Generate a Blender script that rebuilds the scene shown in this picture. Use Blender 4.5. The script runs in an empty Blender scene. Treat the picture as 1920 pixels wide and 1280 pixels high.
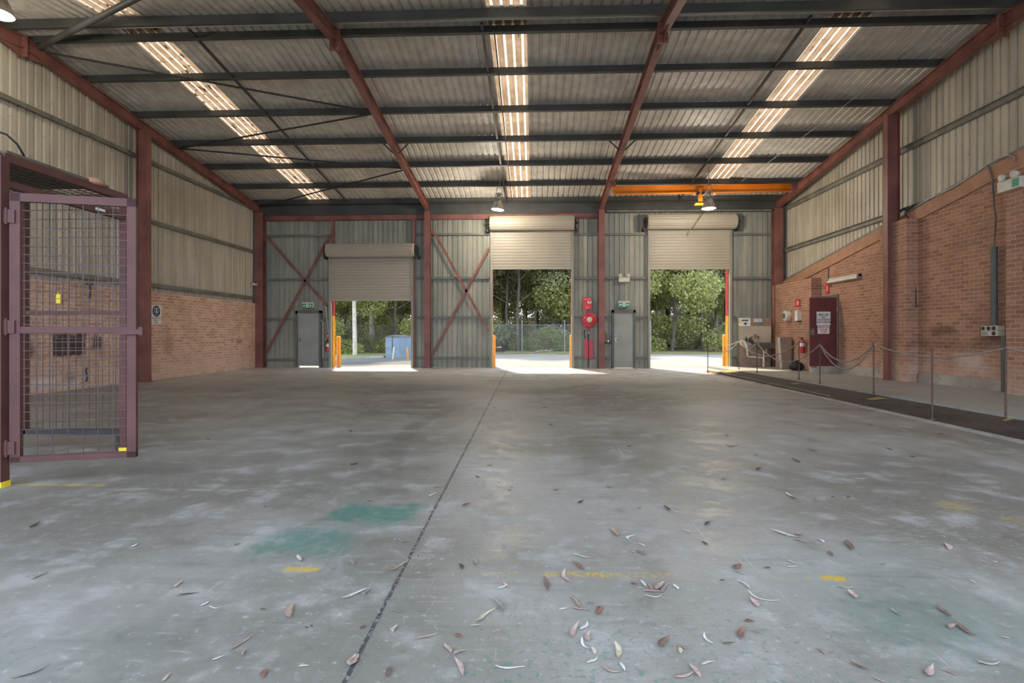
import bpy, math, random
from mathutils import Vector, Matrix, Euler
random.seed(7)
S = bpy.context.scene
COL = S.collection

# ------------------------------------------------------------------ camera
F, HZ, HC = 1020.0, 626.0, 1.27           # focal length in px, horizon row, eye height in m
TH = math.atan(40 / F)
cs, sn = math.cos(TH), math.sin(TH)
cam_d = bpy.data.cameras.new('camera')
cam = bpy.data.objects.new('camera', cam_d); COL.objects.link(cam)
cam.location = (0, 0, HC); cam.rotation_euler = (math.pi / 2, 0, TH)
cam_d.sensor_fit = 'HORIZONTAL'; cam_d.sensor_width = 36; cam_d.lens = F / 1920 * 36
cam_d.shift_y = -(640 - HZ) / 1920
cam_d.clip_start = 0.05; cam_d.clip_end = 600
S.camera = cam

# ------------------------------------------------------------------ light
S.view_settings.view_transform = 'Standard'; S.view_settings.look = 'None'
S.view_settings.gamma = 1; S.view_settings.use_curve_mapping = False
S.view_settings.exposure = 1.92
try:
    S.cycles.use_denoising = True
    S.cycles.max_bounces = 14; S.cycles.diffuse_bounces = 9; S.cycles.glossy_bounces = 4
    S.cycles.transmission_bounces = 8; S.cycles.transparent_max_bounces = 8
    S.cycles.sample_clamp_indirect = 6
except Exception:
    pass
W = bpy.data.worlds.new('sky'); S.world = W; W.use_nodes = True
wn = W.node_tree; wn.nodes.clear()
def wnode(t, **k):
    n = wn.nodes.new(t)
    for a, b in k.items(): setattr(n, a, b)
    return n
tc = wnode('ShaderNodeTexCoord'); sp = wnode('ShaderNodeSeparateXYZ')
wn.links.new(tc.outputs['Generated'], sp.inputs[0])
rz = wnode('ShaderNodeValToRGB')
rz.color_ramp.elements[0].position = 0.0; rz.color_ramp.elements[0].color = (0.88, 0.94, 1.0, 1)
rz.color_ramp.elements[1].position = 0.9; rz.color_ramp.elements[1].color = (0.55, 0.70, 0.95, 1)
wn.links.new(sp.outputs['Z'], rz.inputs[0])
mr = wnode('ShaderNodeMapRange'); mr.inputs['From Min'].default_value = 0.35; mr.inputs['From Max'].default_value = -0.8
mr.inputs['To Min'].default_value = 0.85; mr.inputs['To Max'].default_value = 1.27
wn.links.new(sp.outputs['Y'], mr.inputs['Value'])
bg = wnode('ShaderNodeBackground'); out = wnode('ShaderNodeOutputWorld')
hz_ = wnode('ShaderNodeMapRange'); hz_.inputs['From Min'].default_value = 0.1; hz_.inputs['From Max'].default_value = -0.7
wn.links.new(sp.outputs['Y'], hz_.inputs['Value'])
mc = wnode('ShaderNodeMix', data_type='RGBA'); mc.inputs[7].default_value = (0.66, 0.78, 1.0, 1)       # bluer sky behind the camera
wn.links.new(hz_.outputs[0], mc.inputs[0]); wn.links.new(rz.outputs[0], mc.inputs[6])
wn.links.new(mc.outputs[2], bg.inputs['Color']); wn.links.new(mr.outputs[0], bg.inputs['Strength'])
wn.links.new(bg.outputs[0], out.inputs[0])
sun_d = bpy.data.lights.new('sun', 'SUN'); sun_d.energy = 2.5; sun_d.angle = math.radians(4); sun_d.color = (1.0, 0.86, 0.68)
sun = bpy.data.objects.new('sun', sun_d); COL.objects.link(sun)
sun.rotation_euler = Vector((0.25, -0.72, -0.88)).to_track_quat('-Z', 'Y').to_euler()   # over the trees, reaching in under the roller doors
sun.location = (-20, 60, 60)

# ------------------------------------------------------------------ picture-to-place measuring helpers
def PX(px, Y):
    k = (px - 960) / F
    return Y * (k * cs - sn) / (cs + k * sn)
def DEP(X, Y): return -X * sn + Y * cs
def PZ(py, X, Y): return HC - (py - HZ) * DEP(X, Y) / F
def PB(px, py, Y):
    X = PX(px, Y); return Vector((X, Y, PZ(py, X, Y)))
def PW(px, py, X):
    k = (px - 960) / F
    Y = X * (cs + k * sn) / (k * cs - sn)
    return Vector((X, Y, PZ(py, X, Y)))
def PF(px, py, z=0.0):
    d = F * (HC - z) / (py - HZ); r = (px - 960) / F * d
    return Vector((r * cs - d * sn, r * sn + d * cs, z))

# ------------------------------------------------------------------ mesh helpers
class MB:
    def __init__(s): s.v = []; s.f = []; s.m = []; s.sm = []
    def add(s, vs, fs, mi=0, smooth=False):
        b = len(s.v); s.v += [Vector(v) for v in vs]
        for f in fs: s.f.append([b + i for i in f]); s.m.append(mi); s.sm.append(smooth)
        return s
    def box(s, a, b, mi=0):
        x0, x1 = sorted((a[0], b[0])); y0, y1 = sorted((a[1], b[1])); z0, z1 = sorted((a[2], b[2]))
        vs = [(x0,y0,z0),(x1,y0,z0),(x1,y1,z0),(x0,y1,z0),(x0,y0,z1),(x1,y0,z1),(x1,y1,z1),(x0,y1,z1)]
        return s.add(vs, [(0,3,2,1),(4,5,6,7),(0,1,5,4),(1,2,6,5),(2,3,7,6),(3,0,4,7)], mi)
    def prof(s, p0, p1, pts, up=(0,0,1), mi=0, smooth=False, cap=True):
        """extrude a closed outline (side, up) from p0 to p1"""
        p0 = Vector(p0); p1 = Vector(p1); d = (p1 - p0).normalized(); up = Vector(up)
        sd = d.cross(up).normalized(); u = sd.cross(d).normalized()
        n = len(pts); vs = [p0 + sd * a + u * b for a, b in pts] + [p1 + sd * a + u * b for a, b in pts]
        fs = [(i, (i + 1) % n, n + (i + 1) % n, n + i) for i in range(n)]
        b0 = len(s.f)
        s.add(vs, fs, mi, smooth)
        if cap: s.add(vs, [tuple(range(n))[::-1], tuple(range(n, 2 * n))], mi, False)
        return s
    def bar(s, p0, p1, w, h, up=(0,0,1), mi=0):
        return s.prof(p0, p1, [(-w/2,-h/2),(w/2,-h/2),(w/2,h/2),(-w/2,h/2)], up, mi)
    def ibeam(s, p0, p1, dp, wd, tf=.014, tw=.01, up=(0,0,1), mi=0):
        a, b = wd / 2, dp / 2; t = tw / 2
        P = [(-a,-b),(a,-b),(a,-b+tf),(t,-b+tf),(t,b-tf),(a,b-tf),(a,b),(-a,b),(-a,b-tf),(-t,b-tf),(-t,-b+tf),(-a,-b+tf)]
        return s.prof(p0, p1, P, up, mi)
    def zed(s, p0, p1, dp, wd, t=.006, up=(0,0,1), mi=0):
        b = dp / 2
        P = [(-t/2,-b),(wd,-b),(wd,-b+.02),(wd-t,-b+.02),(wd-t,-b+t),(t/2,-b+t),(t/2,b),(-wd,b),(-wd,b-.02),(-wd+t,b-.02),(-wd+t,b-t),(-t/2,b-t)]
        return s.prof(p0, p1, P, up, mi)
    def tube(s, pts, r, n=8, mi=0, cap=True):
        pts = [Vector(p) for p in pts]; rs = r if isinstance(r, (list, tuple)) else [r] * len(pts)
        ref = None; vs = []
        for i, p in enumerate(pts):
            d = (pts[min(i + 1, len(pts) - 1)] - pts[max(i - 1, 0)]).normalized()
            if ref is None: ref = Vector((0,0,1)) if abs(d.z) < .9 else Vector((1,0,0))
            a = d.cross(ref).normalized(); b = a.cross(d).normalized(); ref = b
            for k in range(n):
                t = 2 * math.pi * k / n; vs.append(p + (a * math.cos(t) + b * math.sin(t)) * rs[i])
        fs = [(i*n+k, i*n+(k+1)%n, (i+1)*n+(k+1)%n, (i+1)*n+k) for i in range(len(pts)-1) for k in range(n)]
        s.add(vs, fs, mi, n > 5)
        if cap: s.add(vs, [tuple(range(n))[::-1], tuple(range((len(pts)-1)*n, len(pts)*n))], mi)
        return s
    def lathe(s, base, axis, prof, n=24, mi=0, cap=True):
        base = Vector(base); ax = Vector(axis).normalized()
        ref = Vector((0,0,1)) if abs(ax.z) < .9 else Vector((1,0,0))
        a = ax.cross(ref).normalized(); b = ax.cross(a).normalized(); vs = []
        for r, h in prof:
            for k in range(n):
                t = 2*math.pi*k/n; vs.append(base + ax*h + (a*math.cos(t)+b*math.sin(t))*r)
        fs = [(i*n+k, i*n+(k+1)%n, (i+1)*n+(k+1)%n, (i+1)*n+k) for i in range(len(prof)-1) for k in range(n)]
        s.add(vs, fs, mi, True)
        if cap: s.add(vs, [tuple(range(n)), tuple(range((len(prof)-1)*n, len(prof)*n))[::-1]], mi)
        return s
def make(name, mb, mats, parent=None, origin=None, xf=None):
    me = bpy.data.meshes.new(name)
    o0 = Vector(origin) if origin is not None else Vector((0,0,0))
    me.from_pydata([v - o0 for v in mb.v], [], mb.f)
    if not isinstance(mats, (list, tuple)): mats = [mats]
    for m in mats: me.materials.append(m)
    me.polygons.foreach_set('material_index', mb.m); me.polygons.foreach_set('use_smooth', mb.sm)
    me.validate(); me.update()
    o = bpy.data.objects.new(name, me); COL.objects.link(o)
    if parent is not None: o.parent = parent
    else: o.location = o0
    return o
def tag(o, label=None, cat=None, group=None, kind=None):
    if label: o['label'] = label
    if cat: o['category'] = cat
    if group: o['group'] = group
    if kind: o['kind'] = kind
    return o
def thing(name, label, cat, loc=(0,0,0), group=None):
    o = bpy.data.objects.new(name, None); COL.objects.link(o); o.location = loc; o.empty_display_size = .1
    return tag(o, label, cat, group)
def part(t, name, mb, mats, label=None, up2=None):
    """mesh given in world coordinates, stored relative to the thing's base"""
    o = make(name, mb, mats, up2 or t, origin=Vector(t.location))
    if label: o['label'] = label
    return o
def solo(name, mb, mats, label, cat, group=None):
    xs = [v.x for v in mb.v]; ys = [v.y for v in mb.v]; zs = [v.z for v in mb.v]
    o = make(name, mb, mats, origin=((min(xs)+max(xs))/2, (min(ys)+max(ys))/2, min(zs)))
    return tag(o, label, cat, group)
def struct(name, mb, mats): 
    return tag(make(name, mb, mats), kind='structure')
def copy_tree(o, parent=None):
    kids = list(o.children); c = o.copy(); COL.objects.link(c); c.parent = parent
    for k in kids: copy_tree(k, c)
    return c
def letters(text, size, centre, normal_axis, mat, t, up2=None, name='lettering', depth=.002, bold=.0, sx=1.0):
    """flat raised lettering centred at a world point. normal_axis: '-y' faces the camera, '-x' faces left, '+x' faces right"""
    cu = bpy.data.curves.new('tmp', 'FONT'); cu.body = text; cu.size = size; cu.align_x = 'CENTER'; cu.align_y = 'CENTER'
    cu.extrude = depth / 2; cu.offset = bold; cu.resolution_u = 2; cu.space_line = .95
    ob = bpy.data.objects.new('tmp', cu); me = bpy.data.meshes.new_from_object(ob)
    bpy.data.objects.remove(ob); bpy.data.curves.remove(cu)
    rot = {'-y': (math.pi/2,0,0), '-x': (math.pi/2,0,-math.pi/2), '+x': (math.pi/2,0,math.pi/2)}[normal_axis]
    M = Matrix.Translation(Vector(centre) - Vector(t.location)) @ Euler(rot).to_matrix().to_4x4() @ Matrix.Diagonal((sx,1,1,1))
    me.transform(M); me.materials.clear(); me.materials.append(mat)
    o = bpy.data.objects.new(name, me); COL.objects.link(o); o.parent = up2 or t
    return o

# ------------------------------------------------------------------ materials
def lin(c):
    return tuple(((x/255)/12.92 if x/255 <= .04045 else ((x/255+.055)/1.055)**2.4) for x in c) + (1,)
class NT:
    def __init__(s, name):
        s.m = bpy.data.materials.new(name); s.m.use_nodes = True; s.t = s.m.node_tree
        s.b = s.t.nodes['Principled BSDF']; s.out = s.t.nodes['Material Output']
        s.tc = s.t.nodes.new('ShaderNodeTexCoord'); s.geo = s.t.nodes.new('ShaderNodeNewGeometry')
        s.P = s.tc.outputs['Object']; s.xyz = None
    def L(s, a, b): s.t.links.new(a, b)
    def set(s, inp, v):
        if isinstance(v, bpy.types.NodeSocket): s.L(v, inp)
        else: inp.default_value = v
    def sep(s):
        if s.xyz is None:
            n = s.t.nodes.new('ShaderNodeSeparateXYZ'); s.L(s.P, n.inputs[0]); s.xyz = n.outputs
        return s.xyz
    def M(s, op, a, b=0.0, c=0.0, clamp=False):
        n = s.t.nodes.new('ShaderNodeMath'); n.operation = op; n.use_clamp = clamp
        for i, v in enumerate((a, b, c)):
            if i < len(n.inputs): s.set(n.inputs[i], v)
        return n.outputs[0]
    def vec(s, x, y, z=0.0):
        n = s.t.nodes.new('ShaderNodeCombineXYZ')
        for i, v in enumerate((x, y, z)): s.set(n.inputs[i], v)
        return n.outputs[0]
    def noise(s, scale, detail=3, rough=.55, vec=None, dist=0.0):
        n = s.t.nodes.new('ShaderNodeTexNoise'); s.L(vec or s.P, n.inputs['Vector'])
        n.inputs['Scale'].default_value = scale; n.inputs['Detail'].default_value = detail
        n.inputs['Roughness'].default_value = rough; n.inputs['Distortion'].default_value = dist
        return n.outputs['Fac']
    def stretch(s, sx, sy, sz):
        n = s.t.nodes.new('ShaderNodeMapping'); s.L(s.P, n.inputs[0]); n.inputs['Scale'].default_value = (sx, sy, sz); return n.outputs[0]
    def step(s, v, a, b, lo=0.0, hi=1.0):
        n = s.t.nodes.new('ShaderNodeMapRange'); n.interpolation_type = 'SMOOTHSTEP'
        s.set(n.inputs['Value'], v)
        for k, x in zip(('From Min','From Max','To Min','To Max'), (a, b, lo, hi)): n.inputs[k].default_value = x
        return n.outputs[0]
    def mix(s, f, a, b, mode='MIX'):
        n = s.t.nodes.new('ShaderNodeMix'); n.data_type = 'RGBA'; n.blend_type = mode
        s.set(n.inputs[0], f); s.set(n.inputs[6], a); s.set(n.inputs[7], b); return n.outputs[2]
    def rect(s, u, v, u0, u1, v0, v1, soft=.05):
        a = s.M('MULTIPLY', s.step(u, u0 - soft, u0 + soft), s.step(u, u1 + soft, u1 - soft))
        b = s.M('MULTIPLY', s.step(v, v0 - soft, v0 + soft), s.step(v, v1 + soft, v1 - soft))
        return s.M('MULTIPLY', a, b)
    def bump(s, h, strength=.3, dist=.01):
        n = s.t.nodes.new('ShaderNodeBump'); n.inputs['Strength'].default_value = strength; n.inputs['Distance'].default_value = dist
        s.L(h, n.inputs['Height']); s.L(n.outputs[0], s.b.inputs['Normal'])
    def done(s, col, rough=.6, metal=0.0, spec=None):
        s.set(s.b.inputs['Base Color'], col); s.set(s.b.inputs['Roughness'], rough); s.set(s.b.inputs['Metallic'], metal)
        if spec is not None: s.b.inputs['Specular IOR Level'].default_value = spec
        return s.m
def paint(name, c, rough=.5, var=.25, scale=3.0, metal=0.0, dirt=None, bump=0.0):
    """painted or plain surface with uneven wear"""
    n = NT(name); c = lin(c) if max(c) > 1.01 else tuple(c) + (1,)
    d = tuple(x * (1 - var) for x in c[:3]) + (1,); l = tuple(min(1, x * (1 + var)) for x in c[:3]) + (1,)
    col = n.mix(n.step(n.noise(scale, 5), .3, .7), d, l)
    if dirt:
        dc = lin(dirt); col = n.mix(n.step(n.noise(scale * 4, 6, .7), .58, .72), col, dc)
    if bump: n.bump(n.noise(60, 3), bump, .004)
    return n.done(col, rough, metal)

RED = paint('red_oxide_steel', (122, 76, 66), .55, .28, 1.7, dirt=(92, 60, 52))
REDD = paint('dark_red_steel', (84, 48, 42), .6, .2, 2.5, dirt=(68, 40, 36))
PURL = paint('dark_galvanised_steel', (66, 66, 62), .6, .25, 1.2)
GIRT = paint('grey_galvanised_girt', (112, 110, 98), .55, .25, 2.0)
DARKM = paint('dark_metal', (45, 42, 40), .6, .2, 5)
BLACK = paint('black_rubber', (24, 24, 25), .7, .2, 5)
WHITE = paint('white_paint', (214, 210, 200), .5, .1, 6)
OFFW = paint('off_white_plastic', (196, 190, 172), .45, .1, 8)
YELL = paint('yellow_paint', (222, 148, 22), .5, .15, 4)
YEL2 = paint('bright_yellow', (226, 196, 40), .6, .15, 6)
YEL3 = paint('worn_yellow_line', (156, 134, 60), .7, .3, 14, dirt=(70, 62, 52))
REDP = paint('bright_red', (196, 44, 40), .45, .12, 5)
REDF = paint('fire_red', (176, 36, 52), .4, .15, 6)
REDG = paint('red_gate_post_paint', (168, 54, 48), .5, .15, 6)
GREEN = paint('exit_green', (20, 140, 96), .4, .05, 6)
BLUE = paint('sign_blue', (44, 62, 104), .4, .05, 6)
GREY = paint('grey_door_paint', (146, 146, 138), .55, .12, 1.6, dirt=(130, 130, 122))
FRAMEG = paint('grey_green_frame', (92, 94, 86), .6, .15, 3)
CREAM = paint('cream_panel', (176, 162, 140), .5, .12, 2)
BROWNP = paint('brown_board', (140, 118, 102), .6, .15, 3)
STEEL = paint('stainless_steel', (150, 146, 140), .3, .15, 5, metal=.8)
GALV = paint('galvanised_pipe', (150, 152, 148), .45, .15, 6, metal=.4)
PVC = paint('white_pvc_pipe', (206, 196, 182), .4, .08, 8)
ORANGE = paint('orange_crane_paint', (206, 116, 22), .45, .15, 2)
TAN = paint('tan_render', (164, 122, 94), .8, .12, 3, bump=.2)
PLY = paint('weathered_board', (96, 92, 74), .8, .25, 4)
MAROON = paint('maroon_door', (98, 44, 42), .5, .18, 2)
BRASS = paint('old_brass', (120, 96, 50), .35, .2, 8, metal=.7)
ALU = paint('aluminium_reflector', (170, 164, 152), .4, .25, 9, metal=.5)
INK = paint('black_ink', (28, 28, 30), .6, .05, 5)
REDINK = paint('red_ink', (186, 60, 66), .6, .05, 5)
ROPE = paint('weathered_rope', (150, 134, 124), .8, .2, 20)
RUST = paint('rusty_bar', (92, 66, 56), .7, .3, 14)
MESHM = paint('maroon_mesh_wire', (74, 56, 52), .5, .2, 10)
ROLL = paint('cream_roller_shutter', (158, 149, 132), .45, .06, .8)

def cladding(name, c0, c1, dirty):
    n = NT(name)
    big = n.noise(.45, 4); st = n.noise(1.0, 5, .6, n.stretch(3.5, 3.5, .25)); fine = n.noise(9, 5, .65)
    col = n.mix(n.step(st, .35, .65), lin(c0), lin(c1))
    col = n.mix(n.M('MULTIPLY', n.step(big, .45, .7), .5), col, lin(dirty))
    col = n.mix(n.M('MULTIPLY', n.step(fine, .62, .74), .5), col, lin((78, 74, 62)))
    n.bump(n.noise(2.2, 3), .35, .02)
    return n.done(col, n.step(fine, .3, .8, .5, .72), .05)
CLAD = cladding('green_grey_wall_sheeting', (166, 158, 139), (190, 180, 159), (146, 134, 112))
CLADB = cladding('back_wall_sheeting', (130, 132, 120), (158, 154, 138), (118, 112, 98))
ROOF = cladding('roof_sheeting', (188, 182, 172), (208, 202, 190), (168, 160, 148))

def brick(name, c1, c2, mort, stains=(), whites=()):
    n = NT(name); x, y, z = n.sep()
    u = n.M('ADD', x, y)
    bt = n.t.nodes.new('ShaderNodeTexBrick'); n.L(n.vec(u, z), bt.inputs['Vector'])
    bt.offset = .5; bt.inputs['Scale'].default_value = 1; bt.inputs['Brick Width'].default_value = .24; bt.inputs['Row Height'].default_value = .086
    bt.inputs['Mortar Size'].default_value = .008; bt.inputs['Mortar Smooth'].default_value = .4; bt.inputs['Bias'].default_value = -.1
    bt.inputs['Color1'].default_value = lin(c1); bt.inputs['Color2'].default_value = lin(c2); bt.inputs['Mortar'].default_value = lin(mort)
    col = bt.outputs['Color']
    col = n.mix(n.M('MULTIPLY', n.step(n.noise(1.1, 5), .5, .72), .35), col, lin((120, 92, 76)))
    col = n.mix(n.M('MULTIPLY', n.step(n.noise(9, 4, .7), .58, .7), .6), col, lin((98, 70, 58)))
    low = n.M('MULTIPLY', n.step(z, 1.1, .1), n.step(n.noise(3, 4), .35, .65, .25, .6))
    col = n.mix(low, col, lin((204, 178, 162)))
    wob = n.M('MULTIPLY', n.M('SUBTRACT', n.noise(7, 5, .7), .5), .35)
    for (u0, u1, z0, z1, a, soft) in stains:
        msk = n.rect(n.M('ADD', y, wob), n.M('ADD', z, wob), u0, u1, z0, z1, soft)
        col = n.mix(n.M('MULTIPLY', msk, a), col, lin((48, 42, 42)))
    for (u0, u1, z0, z1, a, soft) in whites:
        msk = n.rect(n.M('ADD', y, wob), n.M('ADD', z, wob), u0, u1, z0, z1, soft)
        col = n.mix(n.M('MULTIPLY', msk, a), col, lin((206, 198, 190)))
    h = n.M('SUBTRACT', 1.0, bt.outputs['Fac']); h = n.M('ADD', h, n.M('MULTIPLY', n.noise(30, 4), .5))
    n.bump(h, .6, .006)
    return n.done(col, .85, 0, .2)
def wr(px0, px1, py0, py1, X):
    a = PW(px0, py1, X); b = PW(px1, py0, X); return (min(a.y, b.y), max(a.y, b.y), min(a.z, b.z), max(a.z, b.z))
st_l = [wr(98,160,626,668,-10.5)+(.9,.06), wr(172,192,630,656,-10.5)+(.8,.08), wr(38,62,640,674,-10.5)+(.8,.1), wr(125,140,700,722,-10.5)+(.6,.12), wr(444,454,636,644,-10.5)+(.5,.08), wr(434,439,634,640,-10.5)+(.4,.05)]
wh_l = [wr(60,105,708,728,-10.5)+(.8,.08), wr(118,148,714,726,-10.5)+(.8,.08)]
BRICKL = brick('left_brickwork', (206, 168, 142), (172, 134, 110), (226, 200, 178), st_l, wh_l)
st_r = [wr(1745,1790,614,628,9.12)+(.75,.14), wr(1720,1890,640,652,9.12)+(.3,.1), wr(1835,1892,606,644,9.12)+(.55,.18)]
wh_r = [wr(1790,1840,664,680,9.12)+(.35,.12), wr(1800,1850,672,700,9.12)+(.2,.2)]
BRICKR = brick('right_brickwork', (170, 128, 104), (140, 104, 84), (190, 156, 134), st_r, wh_r)

def floor_mat():
    n = NT('worn_concrete_floor'); x, y, z = n.sep()
    a = n.noise(.35, 5); b = n.noise(2.5, 7, .65); c = n.noise(22, 6, .7); sp_ = n.noise(90, 3, .6)
    col = n.mix(n.step(a, .4, .6), lin((122, 120, 110)), lin((150, 148, 140)))
    col = n.mix(n.M('MULTIPLY', n.step(b, .5, .68), .6), col, lin((172, 171, 166)))
    col = n.mix(n.M('MULTIPLY', n.step(b, .46, .3), .5), col, lin((104, 101, 92)))
    col = n.mix(n.M('MULTIPLY', n.step(c, .56, .7), .55), col, lin((188, 187, 184)))
    col = n.mix(n.M('MULTIPLY', n.step(c, .42, .28), .6), col, lin((92, 90, 84)))
    strk = n.noise(1.0, 6, .7, n.stretch(1.2, 9, 1), .3); col = n.mix(n.M('MULTIPLY', n.step(strk, .52, .7), .35), col, lin((110, 107, 100)))
    strk = n.noise(1.0, 6, .75, n.stretch(3, 22, 1), .5); col = n.mix(n.M('MULTIPLY', n.step(strk, .58, .7), .4), col, lin((182, 181, 176)))
    col = n.mix(n.M('MULTIPLY', n.step(sp_, .66, .74), .7), col, lin((210, 210, 208)))
    col = n.mix(n.M('MULTIPLY', n.step(n.noise(60, 3, .6), .68, .76), .6), col, lin((74, 72, 68)))
    # long scratches
    for ang, dens_ in ((.35, .5), (-.5, .55), (1.2, .6)):
        mp = n.t.nodes.new('ShaderNodeMapping'); n.L(n.P, mp.inputs[0]); mp.inputs['Rotation'].default_value = (0, 0, ang); mp.inputs['Scale'].default_value = (60, 1.3, 1)
        sc = n.noise(1.0, 3, .5, mp.outputs[0], .2)
        col = n.mix(n.M('MULTIPLY', n.M('MULTIPLY', n.step(sc, .69, .74), n.step(n.noise(.9 + ang*.1, 3), dens_ - .03, dens_ + .05)), .5), col, lin((200, 202, 204)))
    wob = n.M('MULTIPLY', n.M('SUBTRACT', n.noise(3.2, 5, .65), .5), .5)
    xw = n.M('ADD', x, wob); yw = n.M('ADD', y, wob)
    # green paint left on the slab
    chip = n.step(n.noise(12, 7, .75), .30, .56, .15, 1); chipf = n.step(n.noise(26, 6, .8), .53, .62)
    g = lin((76, 120, 108))
    for (x0, x1, y0, y1, al, ch, so) in ((-1.42,-.86,3.62,4.02,.75,chip,.07), (-1.62,-1.12,3.05,3.5,.6,chip,.12), (-.35,.35,1.7,2.2,.62,chipf,.15),
                                 (.3,1.7,1.8,2.6,.5,chipf,.25), (1.2,2.3,2.6,3.3,.12,chip,.3), (-2.2,-1.5,1.8,2.3,.1,chip,.2), (-.2,.35,2.1,2.6,.4,chipf,.15), (1.4,2.2,2.2,2.7,.25,chip,.2)):
        col = n.mix(n.M('MULTIPLY', n.M('MULTIPLY', n.rect(xw, yw, x0, x1, y0, y1, so), ch), min(1, al*1.25)), col, g)
    col = n.mix(n.M('MULTIPLY', n.step(y, 11.5, 18.5), n.step(n.noise(1.6, 6, .7), .3, .6, .25, .85)), col, lin((208, 203, 194)))   # far floor whitened in colour for daylight and glare from the doors
    # tyre marks
    dk = lin((104, 100, 92))
    cur = n.M('ADD', -1.62, n.M('MULTIPLY', n.M('POWER', n.M('SUBTRACT', y, 7.2), 2.0), .06))
    tm = n.M('MULTIPLY', n.rect(n.M('SUBTRACT', x, cur), y, -.13, .13, 4.0, 10.0, .05), n.step(n.noise(2, 3), .3, .6, .1, .5))
    col = n.mix(tm, col, dk)
    # yellow line remains
    yl = lin((192, 164, 58)); yn = n.noise(34, 7, .85)
    for (x0, x1, al, th) in ((-1.34,-1.16,1,.47), (-.36,-.08,.9,.55), (.06,.42,.9,.5), (.42,.74,.9,.53), (1.2,1.45,.7,.55), (1.5,1.62,1,.44)):
        m_ = n.M('MULTIPLY', n.rect(x, n.M('ADD', y, n.M('MULTIPLY', wob, .12)), x0, x1, 2.86, 2.92, .014), n.step(yn, th, th + .03))
        col = n.mix(n.M('MULTIPLY', m_, al), col, yl)
    m_ = n.M('MULTIPLY', n.rect(x, y, -4.6, -3.45, 4.40, 4.45, .015), n.step(n.noise(5, 5, .7), .4, .6)); col = n.mix(n.M('MULTIPLY', m_, .8), col, yl)
    m_ = n.M('MULTIPLY', n.rect(x, y, -3.5, -2.0, 4.30, 4.36, .03), n.step(n.noise(6, 5, .7), .4, .6)); col = n.mix(n.M('MULTIPLY', m_, .4), col, lin((188, 186, 176)))
    for (x0, x1, y0, y1) in ((3.0, 3.2, 4.05, 4.22), (3.2, 3.3, 3.7, 3.9)):
        m_ = n.M('MULTIPLY', n.rect(xw, yw, x0, x1, y0, y1, .04), n.step(yn, .45, .55)); col = n.mix(n.M('MULTIPLY', m_, .55), col, lin((184, 160, 84)))
    m_ = n.M('MULTIPLY', n.rect(n.M('SUBTRACT', x, n.M('MULTIPLY', y, -.02)), y, 5.02, 5.08, 5, 12.5, .02), n.step(n.noise(3, 5, .7), .45, .6)); col = n.mix(n.M('MULTIPLY', m_, .45), col, lin((190, 180, 130)))
    # dark oily spots
    col = n.mix(n.M('MULTIPLY', n.step(n.noise(5.5, 4, .6), .68, .76), .35), col, lin((96, 94, 88)))
    # joints: the long sealed one and a fine cross joint
    jx = n.M('ADD', -.66, n.M('MULTIPLY', y, -.0148))
    jw = n.M('ADD', n.M('ABSOLUTE', n.M('SUBTRACT', x, jx)), n.M('MULTIPLY', n.M('SUBTRACT', n.noise(20, 4, .7), .5), .016))
    j1 = n.step(jw, .0125, .006); j2 = n.M('MULTIPLY', n.step(n.M('ABSOLUTE', n.M('SUBTRACT', y, 10.7)), .02, .010), .85)
    jh = n.M('MULTIPLY', n.step(jw, .04, .012), n.step(n.noise(25, 4, .7), .5, .62)); col = n.mix(n.M('MULTIPLY', jh, .5), col, lin((96, 96, 92)))
    jc = n.mix(n.step(n.noise(40, 4, .7), .5, .62), lin((72, 72, 70)), lin((136, 136, 132)))
    col = n.mix(j1, col, jc); col = n.mix(j2, col, lin((84, 82, 76)))
    hgt = n.M('ADD', n.M('MULTIPLY', c, .5), n.M('MULTIPLY', b, .8)); hgt = n.M('SUBTRACT', hgt, n.M('MULTIPLY', j1, 1.5))
    n.bump(hgt, .3, .006)
    rough = n.step(n.M('ADD', n.M('MULTIPLY', b, .6), n.M('MULTIPLY', c, .4)), .38, .62, .36, .62)
    return n.done(col, rough, 0, .5)
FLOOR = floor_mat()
def speck(name, c0, c1, c2, s0=.6, s1=8, rough=.85, bump=.3):
    n = NT(name)
    col = n.mix(n.step(n.noise(s0, 5), .35, .65), lin(c0), lin(c1))
    col = n.mix(n.M('MULTIPLY', n.step(n.noise(s1, 6, .7), .5, .7), .7), col, lin(c2))
    n.bump(n.noise(s1 * 3, 4), bump, .01); return n.done(col, rough, 0, .3)
PLAT = speck('platform_concrete', (148, 148, 140), (164, 162, 152), (134, 134, 128), .5, 6, .6)
PLINTH = speck('pale_concrete_plinth', (178, 172, 160), (150, 142, 130), (120, 112, 102), 1, 7)
BITU = speck('dark_bitumen_strip', (66, 60, 56), (84, 74, 68), (46, 42, 42), 1.5, 10, .75)
KERBC = speck('kerb_concrete', (150, 146, 136), (172, 168, 158), (110, 104, 96), 1.5, 12, .8)
YARD = speck('yard_concrete', (150, 144, 132), (136, 130, 118), (116, 110, 98), .5, 4, .9)
ASPH = speck('yard_asphalt', (98, 96, 90), (108, 105, 98), (84, 80, 74), .6, 5, .95)
LITTER = speck('leaf_litter_ground', (120, 104, 84), (142, 128, 106), (84, 78, 58), .5, 4, .95)
GRASSM = speck('grass_ground', (112, 122, 66), (134, 136, 80), (92, 92, 56), .8, 9, .95)
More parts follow.
